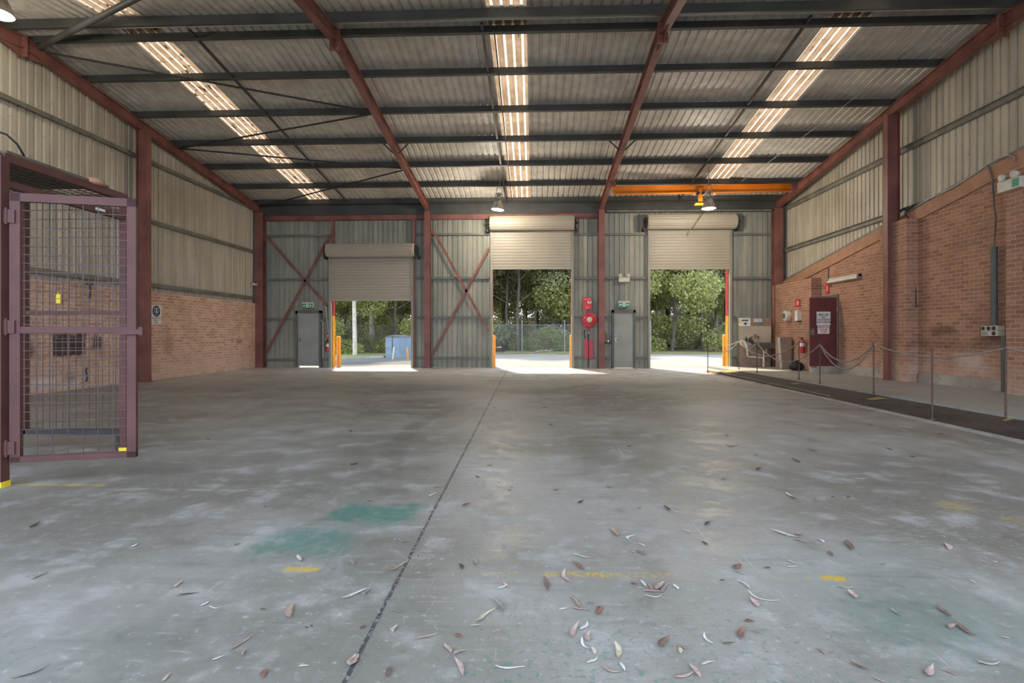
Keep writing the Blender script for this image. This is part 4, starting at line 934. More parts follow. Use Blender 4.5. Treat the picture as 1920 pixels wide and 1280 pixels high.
mb.tube([(xx, k.y, k.z + .1), (xx, k.y, k.z - .11)], .007, 6)
part(t, 'white_symbol', mb, WHITE)
letters('HEARING PROTECTION', .037, (-10.485, c.y, c.z - hz*.17), '+x', INK, t, sx=.85); letters('MUST BE', .05, (-10.485, c.y, c.z - hz*.29), '+x', INK, t); letters('WORN', .055, (-10.485, c.y, c.z - hz*.42), '+x', GREEN, t)
mb = MB(); mb.box((-10.3, 13.3, .02), (-10.29, 13.3, .02))

# ------------------------------------------------------------------ steel mesh cage on the left
CX, C0, C1, CT = -4.43, 4.36, 5.74, 2.75
t = thing('mesh_cage', 'maroon steel mesh storage cage at the left, open doorway facing the floor', 'cage', (CX, C0, 0))
def post(name, x, y, z0, z1, w=.075, mat=REDD, label=None):
    mb = MB(); mb.box((x - w/2, y - w/2, z0), (x + w/2, y + w/2, z1)); return part(t, name, mb, mat, label)
post('front_post', CX, C0, 0.03, CT); post('front_post', CX, C1, 0.03, CT)
post('back_post', CX - 1.13, C1, .18, CT, .05); post('back_post', CX - 2.5, C1, 0.0, CT, .06); post('back_post', CX - 2.5, C0, 0.0, CT, .06)
mb = MB(); mb.box((CX - .035, C0, CT - .04), (CX + .035, C1, CT + .03)); part(t, 'top_rail', mb, REDD)
mb = MB(); mb.box((CX - .03, C0, 2.50), (CX + .03, C1, 2.56)); part(t, 'door_head_rail', mb, REDD)
for y in (C0, C1):
    mb = MB(); mb.box((CX - 2.5, y - .03, CT - .04), (CX, y + .03, CT + .03)); part(t, 'top_rail', mb, REDD)
mb = MB(); mb.box((CX - 2.5, C1 - .025, .18), (CX, C1 + .025, .235)); part(t, 'bottom_rail', mb, DARKM, 'dark bottom rail')
mb = MB(); mb.box((CX - 2.5, C1 - .02, 1.48), (CX, C1 + .02, 1.52)); part(t, 'middle_rail', mb, REDD)
for s_, y in ((0, C0), (1, C1)):
    mb = MB(); mb.box((CX - .042, y - .042, 0), (CX + .042, y + .042, .045)); part(t, 'foot', mb, YEL2, 'yellow painted foot')
mb = MB(); mb.box((CX - .06, C1 - .015, .0), (CX - .1, C1 + .015, .22)); part(t, 'leg_stub', mb, DARKM)
def mesh_panel(mb, o, u, v, nu, nv, su, sv, r=.0028):
    o = Vector(o); u = Vector(u); v = Vector(v); nrm = u.cross(v)
    for i in range(nu + 1): mb.bar(o + u*su*i, o + u*su*i + v*sv*nv, r*2, r*2, up=nrm)
    for j in range(nv + 1): p = o + v*sv*j + nrm*r*2; mb.bar(p, p + u*su*nu, r*2, r*2, up=nrm)
mb = MB(); mesh_panel(mb, (CX - 2.49, C1, .22), (1,0,0), (0,0,1), 33, 25, .0745, .1); part(t, 'side_mesh', mb, MESHM)
mb = MB(); mesh_panel(mb, (CX - 2.49, C0, CT - .01), (1,0,0), (0,1,0), 25, 18, .0995, .0765); part(t, 'roof_mesh', mb, MESHM)
mb = MB(); mesh_panel(mb, (CX - 2.5, C0, .1), (0,1,0), (0,0,1), 18, 26, .0765, .1); part(t, 'back_mesh', mb, MESHM)
for z in (.0,): pass
# gate, swung open on the near post
g = thing('cage_gate', 'open maroon mesh gate hinged on the near cage post', 'gate', (-4.36, 4.39, .19))
ga = Vector((-4.365, 4.385, 0)); gb = Vector((-3.475, 4.64, 0)); gu = (gb - ga).normalized(); gn = gu.cross(Vector((0,0,1)))
def gbar(name, p, q, w, h, mat=REDD, up=(0,0,1), label=None):
    mb = MB(); mb.bar(p, q, w, h, up=up); return part(g, name, mb, mat, label)
Z0, Z1 = .195, 2.45; L_ = (gb - ga).length
def gp(s, z): return ga + gu*s + Vector((0,0,z))
gbar('hinge_stile', gp(.035, Z0), gp(.035, Z1), .075, .045, up=gn); gbar('lock_stile', gp(L_ - .035, Z0), gp(L_ - .035, Z1), .07, .045, up=gn)
gbar('top_bar', gp(0, Z1 - .035), gp(L_, Z1 - .035), .045, .07); gbar('bottom_bar', gp(0, Z0 + .025), gp(L_, Z0 + .025), .045, .05)
gbar('middle_bar', gp(.07, 1.305), gp(L_ - .05, 1.305), .04, .055)
mb = MB(); mb.bar(gp(L_ - .16, 1.29) - gn*-.03, gp(L_ + .05, 1.29) - gn*-.03, .03, .045); mb.box(tuple(gp(L_ + .03, 1.26) + gn*.02), tuple(gp(L_ + .06, 1.33) + gn*.05)); part(g, 'latch', mb, REDD)
for z in (.32, 1.33, 2.25):
    mb = MB(); mb.bar(gp(-.085, z), gp(.04, z), .008, .11, up=(0,0,1)); mb.v = [v + gn*.03 for v in mb.v]; mb.tube([gp(-.02, z - .07) + gn*.03, gp(-.02, z + .07) + gn*.03], .012, 8); part(g, 'hinge', mb, REDD)
mb = MB(); mesh_panel(mb, gp(.07, Z0 + .05), gu, (0,0,1), 7, 29, (L_ - .14)/7, (Z1 - Z0 - .12)/29, .0026); part(g, 'gate_mesh', mb, MESHM)
# things on and around the cage
mb = MB(); mb.box((CX - 2.3, C0 + .03, CT + .035), (CX + .02, C1 - .25, CT + .06)); solo('roof_board', mb, PLY, 'weathered grey green board lying on top of the cage', 'board')
mb = MB(); mb.box((CX - 1.9, C0 + .3, CT + .062), (CX - .4, C0 + .9, CT + .1)); solo('cardboard_sheet', mb, TAN, 'tan flattened cardboard lying on the board over the cage', 'cardboard')
q = PB(184, 348, 5.35); q.x = CX; mb = MB(); mb.lathe((CX, 5.33, CT + .02), (0,0,1), [(.05,0),(.09,.012),(.08,.05),(.04,.075),(.001,.08)], 16, cap=True)
for i in range(len(mb.v)): mb.v[i].y = 5.33 + (mb.v[i].y - 5.33)*1.1 + random.uniform(-.008, .008)
solo('rag', mb, TAN, 'tan crumpled rag on the top rail of the cage', 'rag')
q = PB(111, 560, C1 - .02); mb = MB(); mb.box((q.x - .022, C1 - .035, q.z - .05), (q.x + .026, C1 - .03, q.z + .045)); mb.bar((q.x, C1 - .032, q.z + .04), (q.x - .01, C1 - .032, q.z + .065), .012, .004, up=(0,1,0))
o = solo('yellow_tag', mb, YEL2, 'yellow tag hanging on the cage side mesh', 'tag')
q = PB(166, 545, C1 + .02); mb = MB(); mb.tube([q + Vector((0,.01,-.09)), q + Vector((.01,.01,0)), q + Vector((0,.01,.09))], .012, 8); mb.box((q.x - .04, C1 + .02, q.z + .06), (q.x + .04, C1 + .04, q.z + .09)); solo('door_handle_bar', mb, DARKM, 'upper dark handle fixed to the cage side mesh', 'handle')
q = PB(160, 702, C1 + .02); mb = MB(); mb.tube([q + Vector((0,.01,-.08)), q + Vector((.012,.01,-.02)), q + Vector((-.005,.01,.04)), q + Vector((.01,.01,.08))], .011, 8); solo('door_handle_bar', mb, DARKM, 'lower dark handle fixed to the cage side mesh', 'handle')
mb = MB(); mb.tube([PB(-10, 245, 4.7), PB(12, 252, 4.7), PB(32, 270, 4.75), PB(44, 290, 4.8), PB(46, 297, 4.85)], .009, 8); solo('black_cable', mb, BLACK, 'black cable arching down onto the cage roof', 'cable')
mb = MB(); c = PB(208, 398, 5.6); mb.box((CX + .032, 5.3, 2.52), (CX + .036, 5.42, 2.545)); solo('white_label', mb, WHITE, 'small white label on the cage door head rail', 'label')

# ------------------------------------------------------------------ outside
mb = MB(); mb.box((-60, YB + .02, -.3), (60, 34, -.005)); struct('ground_yard', mb, YARD)
mb = MB(); mb.add([(-40,22.6,0),(-4.6,22.6,0),(-3.4,34,0),(-40,34,0)], [(0,1,2,3)]); struct('ground_asphalt', mb, ASPH)
mb = MB(); mb.box((-60, 34, -.3), (60, 37.5, -.02)); struct('ground_litter', mb, LITTER)
mb = MB(); mb.add([(-160,37.5,-.03),(160,37.5,-.03),(160,150,-.03),(-160,150,-.03),(-160,150,-1),(160,150,-1),(-160,37.5,-1),(160,37.5,-1)], [(0,1,2,3),(3,2,5,4),(0,6,7,1)]); struct('ground_bush', mb, LITTER)
mb = MB(); mb.box((-60, -30, -.3), (60, -6, -.01)); struct('ground_front', mb, YARD)
mb = MB(); mb.box((-60, -6, -.3), (XL - .1, YB, -.02)); mb.box((XR + .3, -6, -.3), (60, YB, -.02)); struct('ground_side', mb, LITTER)
# grass island with kerb left
mb = MB(); n = 24; vs = []
mb.add([(-30,28.2,.0),(-9.6,27.0,.0),(-8.2,28.6,.0),(-8.0,31.5,.0),(-12,36,.0),(-30,36,.0),(-30,28.2,.06),(-9.6,27.0,.06),(-8.2,28.6,.06),(-8.0,31.5,.06),(-12,36,.06),(-30,36,.06)], [(6,7,8,9,10,11),(0,1,7,6),(1,2,8,7),(2,3,9,8),(3,4,10,9)])
struct('ground_grass', mb, GRASSM)
mb = MB(); pts = [(-14,27.15),(-11.2,26.85),(-9.7,26.85),(-8.6,27.9),(-8.1,28.9)]
for a_, b_ in zip(pts, pts[1:]): mb.bar((a_[0],a_[1],.05), (b_[0],b_[1],.05), .18, .12)
tag(make('kerb_edge', mb, KERBC), kind='structure')
mb = MB(); mb.box((-2, 37.4, -.02), (19, 40, .03)); struct('verge_strip', mb, GRASSM)
# small steel shed
q = PF(723, 670); w = .78; sx, sy = q.x, q.y
t = thing('garden_shed', 'small pale blue ribbed steel shed standing in the yard beyond the left doorway', 'shed', (sx + .6, sy + .4, 0))
e = PB(754, 640, sy + .5); X1 = PX(748, sy); X2 = X1 + .05
mb = MB(); H = 1.12
for (pa, pb) in (((sx, sy), (X1, sy)), ((X1, sy), (X2 + .38, sy + 1.4)), ((X2 + .38, sy + 1.4), (sx + .38, sy + 1.4)), ((sx + .38, sy + 1.4), (sx, sy))):
    A = Vector((pa[0], pa[1], 0)); B = Vector((pb[0], pb[1], 0)); L0 = (B - A).length; d_ = (B - A).normalized(); nr = Vector((d_.y, -d_.x, 0)); k = 0; pts = []
    while k * .1 < L0: pts += [(k*.1, 0), (k*.1 + .03, .012), (k*.1 + .06, .012), (k*.1 + .08, 0)]; k += 1
    pts = [(u, v) for u, v in pts if u <= L0] + [(L0, 0)]; vs = []
    for u, v in pts: vs += [A + d_*u + nr*v, A + d_*u + nr*v + Vector((0,0,H))]
    mb.add(vs, [(2*i, 2*i+2, 2*i+3, 2*i+1) for i in range(len(pts)-1)])
part(t, 'walls', mb, SHEDM)
mb = MB(); a_ = .05; zc = H + .1; cxs = (sx + X1) / 2
mb.add([(sx-a_,sy-a_,H),(X1+a_,sy-a_,H),(X2+.38+a_,sy+1.45,H),(sx+.38-a_,sy+1.45,H),(cxs,sy-a_,zc),(cxs+.38,sy+1.45,zc)], [(0,4,5,3),(4,1,2,5),(0,1,4),(3,5,2),(3,2,1,0)]); part(t, 'roof', mb, SHEDR)
mb = MB(); mb.bar((cxs, sy - .02, 0), (cxs, sy - .02, H), .02, .02, up=(0,1,0)); mb.box((cxs+.03, sy-.03, .5), (cxs+.05, sy-.015, .62)); part(t, 'door_edge', mb, DARKM)
for px_, py0, py1, m_, w_, lean in ((736.5, 673, 650, PVC, 'short white leaning post in front of the small shed', .06), (765, 673, 651, YELL, 'short yellow topped post right of the small shed', -.05)):
    q = PF(px_, py0); zt = PZ(py1, q.x, q.y); mb = MB(); mb.tube([q, (q.x + lean, q.y, zt)], .045, 10); solo('marker_post', mb, m_, w_, 'post')
for px_, w_, py in ((635, 'just outside the left roller door', 630), (925, 'at the left jamb of the middle roller door', 628), (1072, 'at the right jamb of the middle roller door', 628), (1359, 'at the right jamb of the right roller door', 627)):
    yb_ = 20.95 if px_ != 635 else 21.0; q = PB(px_, 660, yb_); zt = PZ(py, q.x, yb_)
    t = thing('bollard', f'yellow steel safety bollard {w_}', 'bollard', (q.x, yb_, 0))
    mb = MB(); mb.lathe((q.x, yb_, -.004), (0,0,1), [(.085,0),(.085,zt - .02),(.07,zt),(0.001,zt + .008)], 24); part(t, 'tube', mb, YELL)
    mb = MB(); mb.box((q.x - .12, yb_ - .12, -.004), (q.x + .12, yb_ + .12, .012)); part(t, 'base_plate', mb, KERBC)
# chain link fence
t = thing('chain_link_fence', 'tall chain link fence on thin posts before the bushes', 'fence', (0, 38.4, 0))
mb = MB(); H = 1.9; yf = 38.4; sp_ = .14; x_ = -26.0; r_ = .0035
while x_ < 5:
    for sg in (1, -1):
        a_ = Vector((x_ if sg > 0 else x_ + H, yf, 0)); b_ = Vector((x_ + H if sg > 0 else x_, yf, H))
        sd = Vector((1, 0, -sg)).normalized() * r_; mb.add([a_ - sd, a_ + sd, b_ + sd, b_ - sd, a_ + Vector((0,.007,0)), b_ + Vector((0,.007,0))], [(0,1,2,3),(0,3,5,4),(1,4,5,2)])
    x_ += sp_
part(t, 'wire_mesh', mb, GALV)
for x_ in [-26 + 3*k for k in range(12)]:
    mb = MB(); mb.tube([(x_ + 1.2, yf, -.02), (x_ + 1.2, yf, H + .35)], .03, 8); part(t, 'fence_post', mb, GALV)
mb = MB(); mb.tube([(-26, yf, H + .02), (7.0, yf, H + .02)], .012, 6); part(t, 'top_wire', mb, GALV)
# fallen branches and litter heap
for k_, (px_, py_, L0, w_) in enumerate(((1052, 659, 1.9, 'long pale fallen log lying before the fence'), (1020, 664, 1.2, 'short fallen branch beside the long log'))):
    q = PF(px_, py_); mb = MB(); rr = random.Random(k_); mb.tube([q + Vector((L0*(s-.5), .2*s, .1 + .05*rr.random() + .12*s)) for s in (0,.25,.5,.75,1)], [.05,.06,.05,.04,.02], 8)
    for s in (.3,.55,.8): mb.tube([q + Vector((L0*(s-.5), .1, .14)), q + Vector((L0*(s-.4), .25, .4))], [.03,.01], 6)
    solo('fallen_log', mb, BARKG, w_, 'log')

def crown(rnd, mb, clusters, dens, size, flat=.6):
    for (c, r) in clusters:
        for _ in range(int(dens * r * r)):
            while True:
                v = Vector((rnd.uniform(-1,1), rnd.uniform(-1,1), rnd.uniform(-1,1)))
                if .35 < v.length < 1: break
            p = c + Vector((v.x*r, v.y*r, v.z*r*flat)); s = size * rnd.uniform(.6, 1.3)
            d1 = Vector((rnd.uniform(-1,1), rnd.uniform(-1,1), rnd.uniform(-1.4,.4))).normalized(); d2 = d1.cross(Vector((rnd.uniform(-1,1), rnd.uniform(-1,1), rnd.uniform(-1,1)))).normalized()
            k = p + d1*s*.5 + d2*s*.2
            mb.add([p, p + d1*s*.45 + d2*s*.28, p + d1*s, p + d1*s*.5 - d2*s*.22], [(0,1,2,3)])
def tree(seed, h, spread, trunk_r, bark, leaf, first, nb, dens, size, lean=.3, lowc=0):
    rnd = random.Random(seed); o = bpy.data.objects.new('gum_tree', None); COL.objects.link(o)
    tr = MB(); pts = []; off = Vector((0,0,0)); 
    for i in range(9):
        s = i/8; pts.append(Vector((off.x, off.y, h*s*.92))); off += Vector((rnd.uniform(-.3,.3)*lean + lean*.12, rnd.uniform(-.3,.3)*lean, 0))
    tr.tube(pts, [trunk_r*(1.15 - .85*i/8) for i in range(9)], 10)
    def at(z):
        s = min(.999, z/(h*.92))*8; i = int(s); return pts[i].lerp(pts[i+1], s - i)
    br = MB(); cl = []
    for b in range(nb):
        z = h*(first + (0.9 - first)*b/max(1, nb-1)) * rnd.uniform(.94, 1.03); p = at(z); a_ = rnd.uniform(0, 6.28); L0 = spread*(1.1 - .6*z/h)*rnd.uniform(.6, 1.1)
        d = Vector((math.cos(a_), math.sin(a_), rnd.uniform(.5, 1.1)))
        p1 = p + d*L0*.45; p2 = p1 + Vector((d.x*.6, d.y*.6, d.z*.3))*L0*.6
        br.tube([p, p1, p2], [trunk_r*.42, trunk_r*.28, trunk_r*.1], 6)
        cl += [(p2, L0*.42), (p1 + Vector((rnd.uniform(-.5,.5), rnd.uniform(-.5,.5), .5)), L0*.32), (p2 + Vector((rnd.uniform(-1,1), rnd.uniform(-1,1), rnd.uniform(-.9,.3)))*L0*.3, L0*.3)]
    for b in range(lowc):
        a_ = rnd.uniform(0, 6.28); cl.append((Vector((math.cos(a_)*spread*.35, math.sin(a_)*spread*.35, rnd.uniform(.3, h*first))), spread*.28))
    cl.append((at(h*.9) + Vector((0,0,.4)), spread*.35))
    make('trunk', tr, bark, o); make('branches', br, bark, o)
    fo = MB(); crown(rnd, fo, cl, dens, size); make('foliage', fo, leaf, o)
    return o
protos = [tree(11, 15, 4.2, .15, BARKP, LEAF1, .34, 15, 620, .20), tree(12, 13, 4.8, .11, BARKD, LEAF1, .26, 17, 560, .19, .5, 1), tree(13, 17, 4.0, .17, BARKP, LEAF3, .38, 15, 600, .21, .2),
          tree(14, 10, 4.2, .10, BARKD, LEAF2, .18, 15, 620, .19, .7, 3), tree(15, 15, 4.6, .20, BARKD, LEAF3, .28, 17, 560, .20, .3, 1), tree(16, 16, 2.2, .075, BARKP, LEAF1, .42, 11, 500, .18, .5), tree(17, 14, 2.4, .06, BARKD, LEAF2, .34, 12, 460, .18, .9)]
desc = ['pale barked gum', 'dark barked bushy gum', 'tall deep green gum', 'young yellow green gum', 'stout dark trunked gum', 'thin pale pole gum', 'thin dark stemmed sapling']
spots = []
rnd = random.Random(5)
for row, (y0, n_, x0_, x1_) in enumerate(((42, 17, -20, 19), (48, 18, -24, 22), (56, 18, -28, 27), (66, 17, -34, 32), (80, 18, -42, 40))):
    for k in range(n_):
        x_ = x0_ + (x1_ - x0_) * (k + rnd.uniform(.1, .9)) / n_; y_ = y0 + rnd.uniform(-2.2, 2.2)
        kind = rnd.choice([0,1,2,3,4,5,6] if row else [0,1,3,4,5,6,2,1,5,6])
        spots.append((x_, y_, kind, row, rnd.uniform(0, 6.28), rnd.uniform(.85, 1.2)))
# measured ones: the white trunk left, the bushy one beside it
spots += [(-10.35, 31.2, 0, 0, 2.2, .8), (-13.2, 33.5, 3, 0, 1.0, 1.0), (-9.3, 36.8, 3, 0, 3.0, 1.05), (-15.5, 37.0, 1, 0, 5.0, 1.0), (-1.9, 41.5, 1, 0, 3.4, 1.0), (1.7, 41.8, 4, 0, 4.2, .95), (8.7, 45, 1, 0, .4, 1.05), (15.4, 44, 4, 0, 1.9, 1.0), (-5.6, 40.8, 2, 0, .5, .9), (4.6, 41.5, 3, 0, 2.0, 1.0)]
rows = ['front row', 'second row', 'third row', 'fourth row', 'farthest row']
def win(x_, y_):
    X = x_ * 20.5 / y_
    return min(DOORS, key=lambda d: abs((d['x0'] + d['x1'])/2 - X))['k']
cnt = {}; first_use = set(); ORD = ['first', 'second', 'third', 'fourth', 'fifth', 'sixth', 'seventh', 'eighth', 'ninth', 'tenth', 'eleventh', 'twelfth', 'thirteenth', 'fourteenth', 'fifteenth', 'sixteenth']
for (x_, y_, k, row, rz_, sc) in sorted(spots, key=lambda s: (s[3], s[0] / s[1])):
    o = protos[k] if k not in first_use else copy_tree(protos[k]); first_use.add(k)
    o.location = (x_, y_, -.05); o.rotation_euler = (0, 0, rz_); o.scale = (sc, sc, sc)
    key = (win(x_, y_), row, k); cnt[key] = cnt.get(key, 0) + 1
    tag(o, f'{desc[k]} beyond the {key[0]} roller doorway, {rows[row]}, {ORD[cnt[key]-1]} such from left', 'tree', 'gum trees beyond the yard')
# undergrowth
def shrub(seed, r, h, leaf, dens=900, size=.11):
    rnd = random.Random(seed); o = bpy.data.objects.new('bush', None); COL.objects.link(o)
    st = MB(); cl = []
    for i in range(7):
        a_ = rnd.uniform(0, 6.28); q = Vector((math.cos(a_)*r*.6, math.sin(a_)*r*.5, h*rnd.uniform(.45, .8))); st.tube([(0,0,0), q*.5 + Vector((0,0,.1)), q], [.035,.02,.01], 5); cl.append((q, r*.45))
    cl += [(Vector((rnd.uniform(-.6,.6)*r, rnd.uniform(-.5,.5)*r, h*.3)), r*.45) for _ in range(5)]
    make('stems', st, BARKD, o); fo = MB(); crown(rnd, fo, cl, dens, size, .8); make('foliage', fo, leaf, o); return o
sp = [shrub(21, 1.5, 1.6, LEAF1), shrub(22, 1.2, 1.2, LEAF2), shrub(23, 1.7, 1.9, LEAF3)]
bl = []; rnd = random.Random(9)
for k in range(11): bl.append((-20 + 24*(k + rnd.random())/11, 40.0 + rnd.uniform(-.5, .8), rnd.choice([0,1,2]), rnd.uniform(.8, 1.25), 0))
for k in range(8): bl.append((-24 + 46*(k + rnd.random())/8, 46 + rnd.uniform(-1, 1.4), rnd.choice([0,2,2]), rnd.uniform(1.0, 1.6), 1))
for k in range(24): bl.append((-34 + 66*(k + rnd.random())/24, 64 + rnd.uniform(-4, 4), rnd.choice([0,2]), rnd.uniform(2.0, 3.0), 2))
bl += [(13.3, 38.6, 1, 1.25, 0), (15.3, 38.4, 0, 1.2, 0)]
cnt = {}; fu = set(); dn = ['olive green bush', 'yellow green bush', 'dark green bush']; rn = ['close behind the fence', 'among the first trees', 'deep in the forest']
for (x_, y_, k, sc, row) in sorted(bl, key=lambda s: (s[4], s[0] / s[1])):
    o = sp[k] if k not in fu else copy_tree(sp[k]); fu.add(k)
    o.location = (x_, y_, -.03); o.rotation_euler = (0, 0, rnd.uniform(0, 6.28)); o.scale = (sc, sc, sc)
    key = (win(x_, y_), row, k); cnt[key] = cnt.get(key, 0) + 1
    tag(o, f'{dn[k]} {rn[row]} past the {key[0]} roller doorway, {ORD[cnt[key]-1]} from left', 'bush', 'bushes under the trees')

# ------------------------------------------------------------------ dry gum leaves on the floor
LC = {'pale': (206, 196, 182), 'white': (222, 220, 214), 'pink tan': (188, 164, 154), 'tan': (166, 146, 126), 'brown': (124, 104, 92), 'rust red': (146, 104, 90), 'grey': (146, 144, 138), 'dark': (80, 74, 68), 'cream': (196, 186, 160)}
LM = {k: paint(k.replace(' ', '_') + '_dry_leaf', v, .6, .18, 30) for k, v in LC.items()}
def leaf(x, y, hx, hy, col, wr, cv, rnd):
    a_ = PF(x - hx, y - hy); b_ = PF(x + hx, y + hy); d = b_ - a_; L0 = d.length
    if L0 > .17: m_ = (a_ + b_)/2; a_ = m_ - d*(.085/L0); b_ = m_ + d*(.085/L0); L0 = .17
    wr = min(wr, .011/L0 + wr*.42)
    d.normalize(); sd = Vector((-d.y, d.x, 0)); n = 10; vs = []; mid = (a_ + b_)/2
    lift = min(.03, L0*.12)*rnd.uniform(.4, 1.2); fold = rnd.uniform(.3, .9); wob_ = rnd.uniform(-.04, .04)*L0
    for i in range(n + 1):
        s = i/n; w = wr*L0*(math.sin(math.pi*min(1, s*1.02)**.8))*.5 if s < .98 else .0005
        w = max(w, .0006 if s > .9 or s < .04 else 0)
        c = a_ + d*L0*s + sd*(cv*L0*4*s*(1-s) + wob_*math.sin(6.28*s)); z = .003 + lift*(2*s-1)**2 + (w*fold*.0)
        ri = w*fold
        vs += [c - sd*w + Vector((0,0,z + ri)), c + Vector((0,0,z)), c + sd*w + Vector((0,0,z + ri*.8)), c - sd*w + Vector((0,0,z + ri + .0008)), c + Vector((0,0,z + .001)), c + sd*w + Vector((0,0,z + ri*.8 + .0008))]
    fs = []
    for i in range(n):
        k = i*6; fs += [(k, k+6, k+7, k+1), (k+1, k+7, k+8, k+2), (k+4, k+10, k+9, k+3), (k+5, k+11, k+10, k+4), (k, k+3, k+9, k+6), (k+2, k+8, k+11, k+5)]
    mb = MB(); mb.add(vs, fs, 0, True); return mb
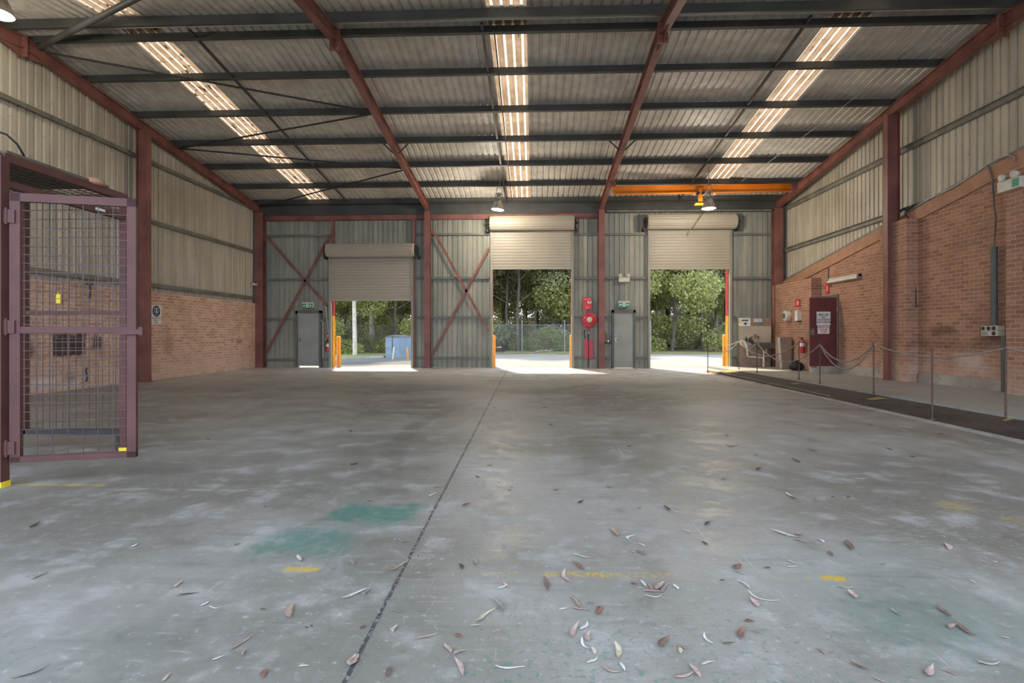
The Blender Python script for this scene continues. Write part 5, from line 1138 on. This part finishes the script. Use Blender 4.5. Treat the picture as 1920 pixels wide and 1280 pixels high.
LEAVES = [(822,913,11,-2,'pink tan',.22,.05),(811,930,7,-3,'white',.2,.2),(875,947,8,-3,'brown',.3,.1),(560,1050,2,6,'pale',.3,.05),(659,1057,2,5,'grey',.3,.1),(745,1066,22,-10,'tan',.12,.05),
(664,1119,24,-9,'white',.16,.14),(687,1112,6,-7,'grey',.3,.1),(548,1147,4,-15,'tan',.4,.1),(891,1055,4,6,'tan',.3,.05),(864,1064,4,5,'dark',.3,.1),(942,1103,10,-4,'white',.3,.1),(950,1101,6,6,'pink tan',.25,.05),(931,1139,7,15,'grey',.18,.15),
(909,1159,20,-12,'cream',.25,.1),(892,1174,11,-1,'pale',.25,.1),(741,1181,4,-7,'cream',.5,.15),(797,1200,23,-6,'pink tan',.2,.15),(859,1194,8,3,'rust red',.4,.1),(839,1220,6,9,'pink tan',.3,.1),(862,1226,13,-5,'pink tan',.35,.15),
(661,1241,6,-11,'pink tan',.95,.0),(667,1240,5,-10,'tan',.6,.05),(570,1250,9,-1,'white',.4,.05),(498,1264,5,-10,'rust red',.35,.1),(452,1209,22,-17,'tan',.1,.06),(409,1235,11,-4,'white',.28,.05),(459,1225,3,-7,'tan',.25,.15),(731,1261,6,-12,'brown',.3,.05),
(860,1256,8,18,'pink tan',.22,.08),(956,1252,28,1,'white',.12,-.04),(683,1178,7,-4,'brown',.35,.2),(445,1021,6,-3,'grey',.4,.1),(753,1016,6,3,'grey',.4,.1),
(1152,1000,8,13,'tan',.35,.05),(1186,1009,7,-5,'white',.25,.25),(1203,1023,6,3,'white',.3,.1),(1202,1039,13,5,'grey',.25,.1),(1188,1036,4,1,'pale',.6,.1),(1251,955,7,5,'dark',.2,.05),(1264,960,9,1,'pale',.2,.1),(1479,930,6,4,'pale',.3,.1),(1488,934,9,2,'brown',.25,-.1),(1289,998,8,3,'pale',.2,.1),
(1329,983,7,-4,'dark',.25,.1),(1322,1020,6,4,'dark',.25,.05),(1090,1044,15,3,'white',.14,.05),(1084,1064,12,8,'rust red',.25,.1),(1069,1086,8,14,'pink tan',.2,-.15),(1022,1099,2,13,'brown',.2,.08),(1226,1111,20,1,'pink tan',.22,.06),(1238,1101,8,-8,'pink tan',.5,.05),(1248,1104,7,-8,'grey',.25,.1),(1207,1097,6,6,'pale',.25,.05),(1219,1103,4,6,'tan',.3,.1),(1225,1119,16,0,'white',.15,-.08),
(1267,1102,4,5,'white',.35,.1),(1383,1064,6,-5,'rust red',.7,.0),(1389,1075,7,4,'pink tan',.3,.05),(1487,1056,10,3,'pale',.3,.05),(1486,1064,9,-1,'white',.25,.05),(1395,1099,13,8,'pale',.2,.15),(1432,1121,30,10,'white',.07,-.18),(1414,1133,6,9,'pink tan',.55,.1),(1472,1004,26,7,'white',.22,.05),(1502,1015,14,3,'pink tan',.3,.03),(1496,1006,9,-2,'brown',.35,.05),
(1541,1016,5,3,'white',.5,.1),(1591,1025,5,12,'brown',.32,.05),(1584,1102,16,2,'cream',.2,-.1),(1597,1118,6,8,'pink tan',.5,.1),(1078,1131,12,11,'tan',.18,.1),(1056,1142,8,-1,'white',.35,.05),(1088,1142,15,2,'pink tan',.3,-.05),(1125,1147,7,-7,'rust red',.5,.05),(1080,1187,6,-16,'pink tan',.3,.1),(1094,1176,7,-8,'white',.25,-.1),(1105,1197,2,-10,'pink tan',.45,.1),(1098,1208,7,11,'white',.15,-.15),
(1110,1239,10,-6,'white',.25,-.1),(1112,1222,2,7,'pale',.4,.1),(1155,1226,3,16,'cream',.3,.1),(1167,1252,5,8,'white',.25,.05),(1147,1256,18,5,'pink tan',.25,-.2),(1281,1216,13,3,'tan',.25,.05),(1275,1222,1,6,'cream',.4,.05),(1248,1206,9,-11,'brown',.4,.1),(1330,1201,9,10,'white',.14,-.15),(1367,1208,13,-1,'brown',.18,.08),(1394,1191,4,-12,'rust red',.35,.1),(1406,1166,10,1,'rust red',.5,.05),(1420,1187,12,4,'tan',.22,.1),(1328,1246,13,-3,'white',.22,.1),
(1282,1270,18,-5,'pink tan',.3,.05),(1304,1262,11,14,'pink tan',.3,.05),(1775,1027,4,7,'pink tan',.4,.1),(1557,1040,4,5,'brown',.3,.05),(1769,1149,14,13,'brown',.16,.05),(1808,1183,24,16,'brown',.2,.03),(1788,1177,8,-4,'pink tan',.5,.1),(1886,1197,7,1,'cream',.5,.05),(1854,1246,20,1,'pale',.22,-.04),(1746,1262,4,-11,'pink tan',.45,.05),(1784,1264,20,8,'tan',.2,.06),(1611,1252,20,9,'brown',.18,.03),
(1541,1223,8,7,'tan',.3,.05),(1650,1277,10,4,'pink tan',.4,.05),(1680,1151,10,8,'grey',.14,.05),(1825,1092,7,4,'pale',.15,.05),(1866,1054,5,1,'white',.3,.05),(67,986,11,-8,'dark',.12,.05),(76,1081,16,-8,'dark',.09,.05),(335,1096,7,-7,'pink tan',.3,.05),(352,1116,20,-3,'dark',.1,.1),(384,1134,7,-4,'white',.4,.05),(401,1141,9,1,'white',.15,.05),(252,1024,6,-3,'white',.4,.0),(58,1263,36,-14,'dark',.06,-.08),(312,1272,8,-8,'pink tan',.3,.05),
(1492,865,8,4,'dark',.2,.1),(1712,857,7,1,'dark',.25,.05),(1613,898,14,1,'white',.1,.02),(1613,914,8,0,'pale',.2,.02),(1373,838,14,0,'dark',.1,.1),(1380,720,4,0,'dark',.35,.0),(665,871,9,-2,'dark',.3,.05),(919,873,6,0,'brown',.3,.05),(928,764,5,0,'dark',.3,.0),(1022,764,5,0,'dark',.3,.0),(1043,919,6,-1,'brown',.35,.1),(1143,914,7,0,'rust red',.35,.0),(1090,942,6,-3,'dark',.3,.05),(895,895,4,1,'dark',.5,.1),(936,903,3,1,'white',.5,.0),(1128,931,3,1,'pale',.5,.0),(1172,891,9,0,'white',.12,.0),(1424,881,5,-2,'dark',.5,.1),(1359,898,5,-1,'grey',.4,.1),(1328,891,7,-1,'white',.2,.05),(630,764,0,0,'x',0,0),
(1668,843,8,2,'dark',.18,.05),(1524,845,12,2,'dark',.12,.05),(1634,798,5,1,'dark',.25,0),(1765,814,6,0,'dark',.2,0),(706,761,4,0,'dark',.3,0),(664,787,4,0,'dark',.3,0),(658,808,4,-1,'dark',.3,0),(1418,853,4,1,'grey',.4,0),(1468,852,6,-1,'white',.25,.1),(1033,796,5,0,'dark',.3,0),(1180,837,5,-1,'dark',.3,0)]
rnd = random.Random(31); info = []
for (x, y, hx, hy, col, wr_, cv) in LEAVES:
    if col == 'x': continue
    L0 = (PF(x+hx, y+hy) - PF(x-hx, y-hy)).length; c = PF(x, y); cx_ = -.66 - .0148*c.y
    size = 'long' if L0 > .13 else ('small' if L0 < .055 else 'medium'); shp = 'broad' if wr_ >= .38 else ('narrow' if wr_ <= .2 else 'sickle shaped')
    if c.y > 3.05: zone = 'behind the yellow line'
    elif c.y > 2.55: zone = 'by the yellow line'
    else: zone = 'before the yellow line'
    side = 'left of the joint' if c.x < cx_ else ('right of the joint' if c.x < .9 else 'far right of joint')
    mb = leaf(x, y, hx, hy, col, wr_, cv, rnd); info.append((c.y, (col, shp, size, zone, side), mb))
for i in range(70):                                        # crumbs of leaf and bark farther back
    x = rnd.uniform(300, 1700); y = rnd.choice([rnd.uniform(700, 760), rnd.uniform(760, 960), rnd.uniform(960, 1270)])
    if PF(x, y).x > 5.4 or (x < 300 and y < 900): continue
    a_ = rnd.uniform(0, 3.14); l_ = rnd.uniform(.018, .05); c = PF(x, y); s_ = F*l_/DEP(c.x, c.y)/2
    mb = leaf(x, y, s_*math.cos(a_), s_*math.sin(a_)*.3*(300/(y-HZ+200)), 'dark', .35, .05, rnd)
    o = solo('leaf_crumb', mb, LM[rnd.choice(['dark', 'brown', 'grey'])], 'tiny crumb of dry leaf or bark scattered on the concrete floor', 'leaf litter', 'tiny leaf crumbs on the floor')
cnt = {}; tot = {}
for _, k, _m in info: tot[k] = tot.get(k, 0) + 1
for yy, k, mb in sorted(info, key=lambda s: s[0]):
    cnt[k] = cnt.get(k, 0) + 1
    o_ = '' if tot[k] == 1 else (', nearest' if cnt[k] == 1 else f', {ORD[cnt[k]-1]} nearest')
    solo('gum_leaf', mb, LM[k[0]], f'{k[2]} {k[1]} {k[0]} leaf {k[3]}, {k[4]}{o_}', 'leaf', 'fallen gum leaves on the floor')
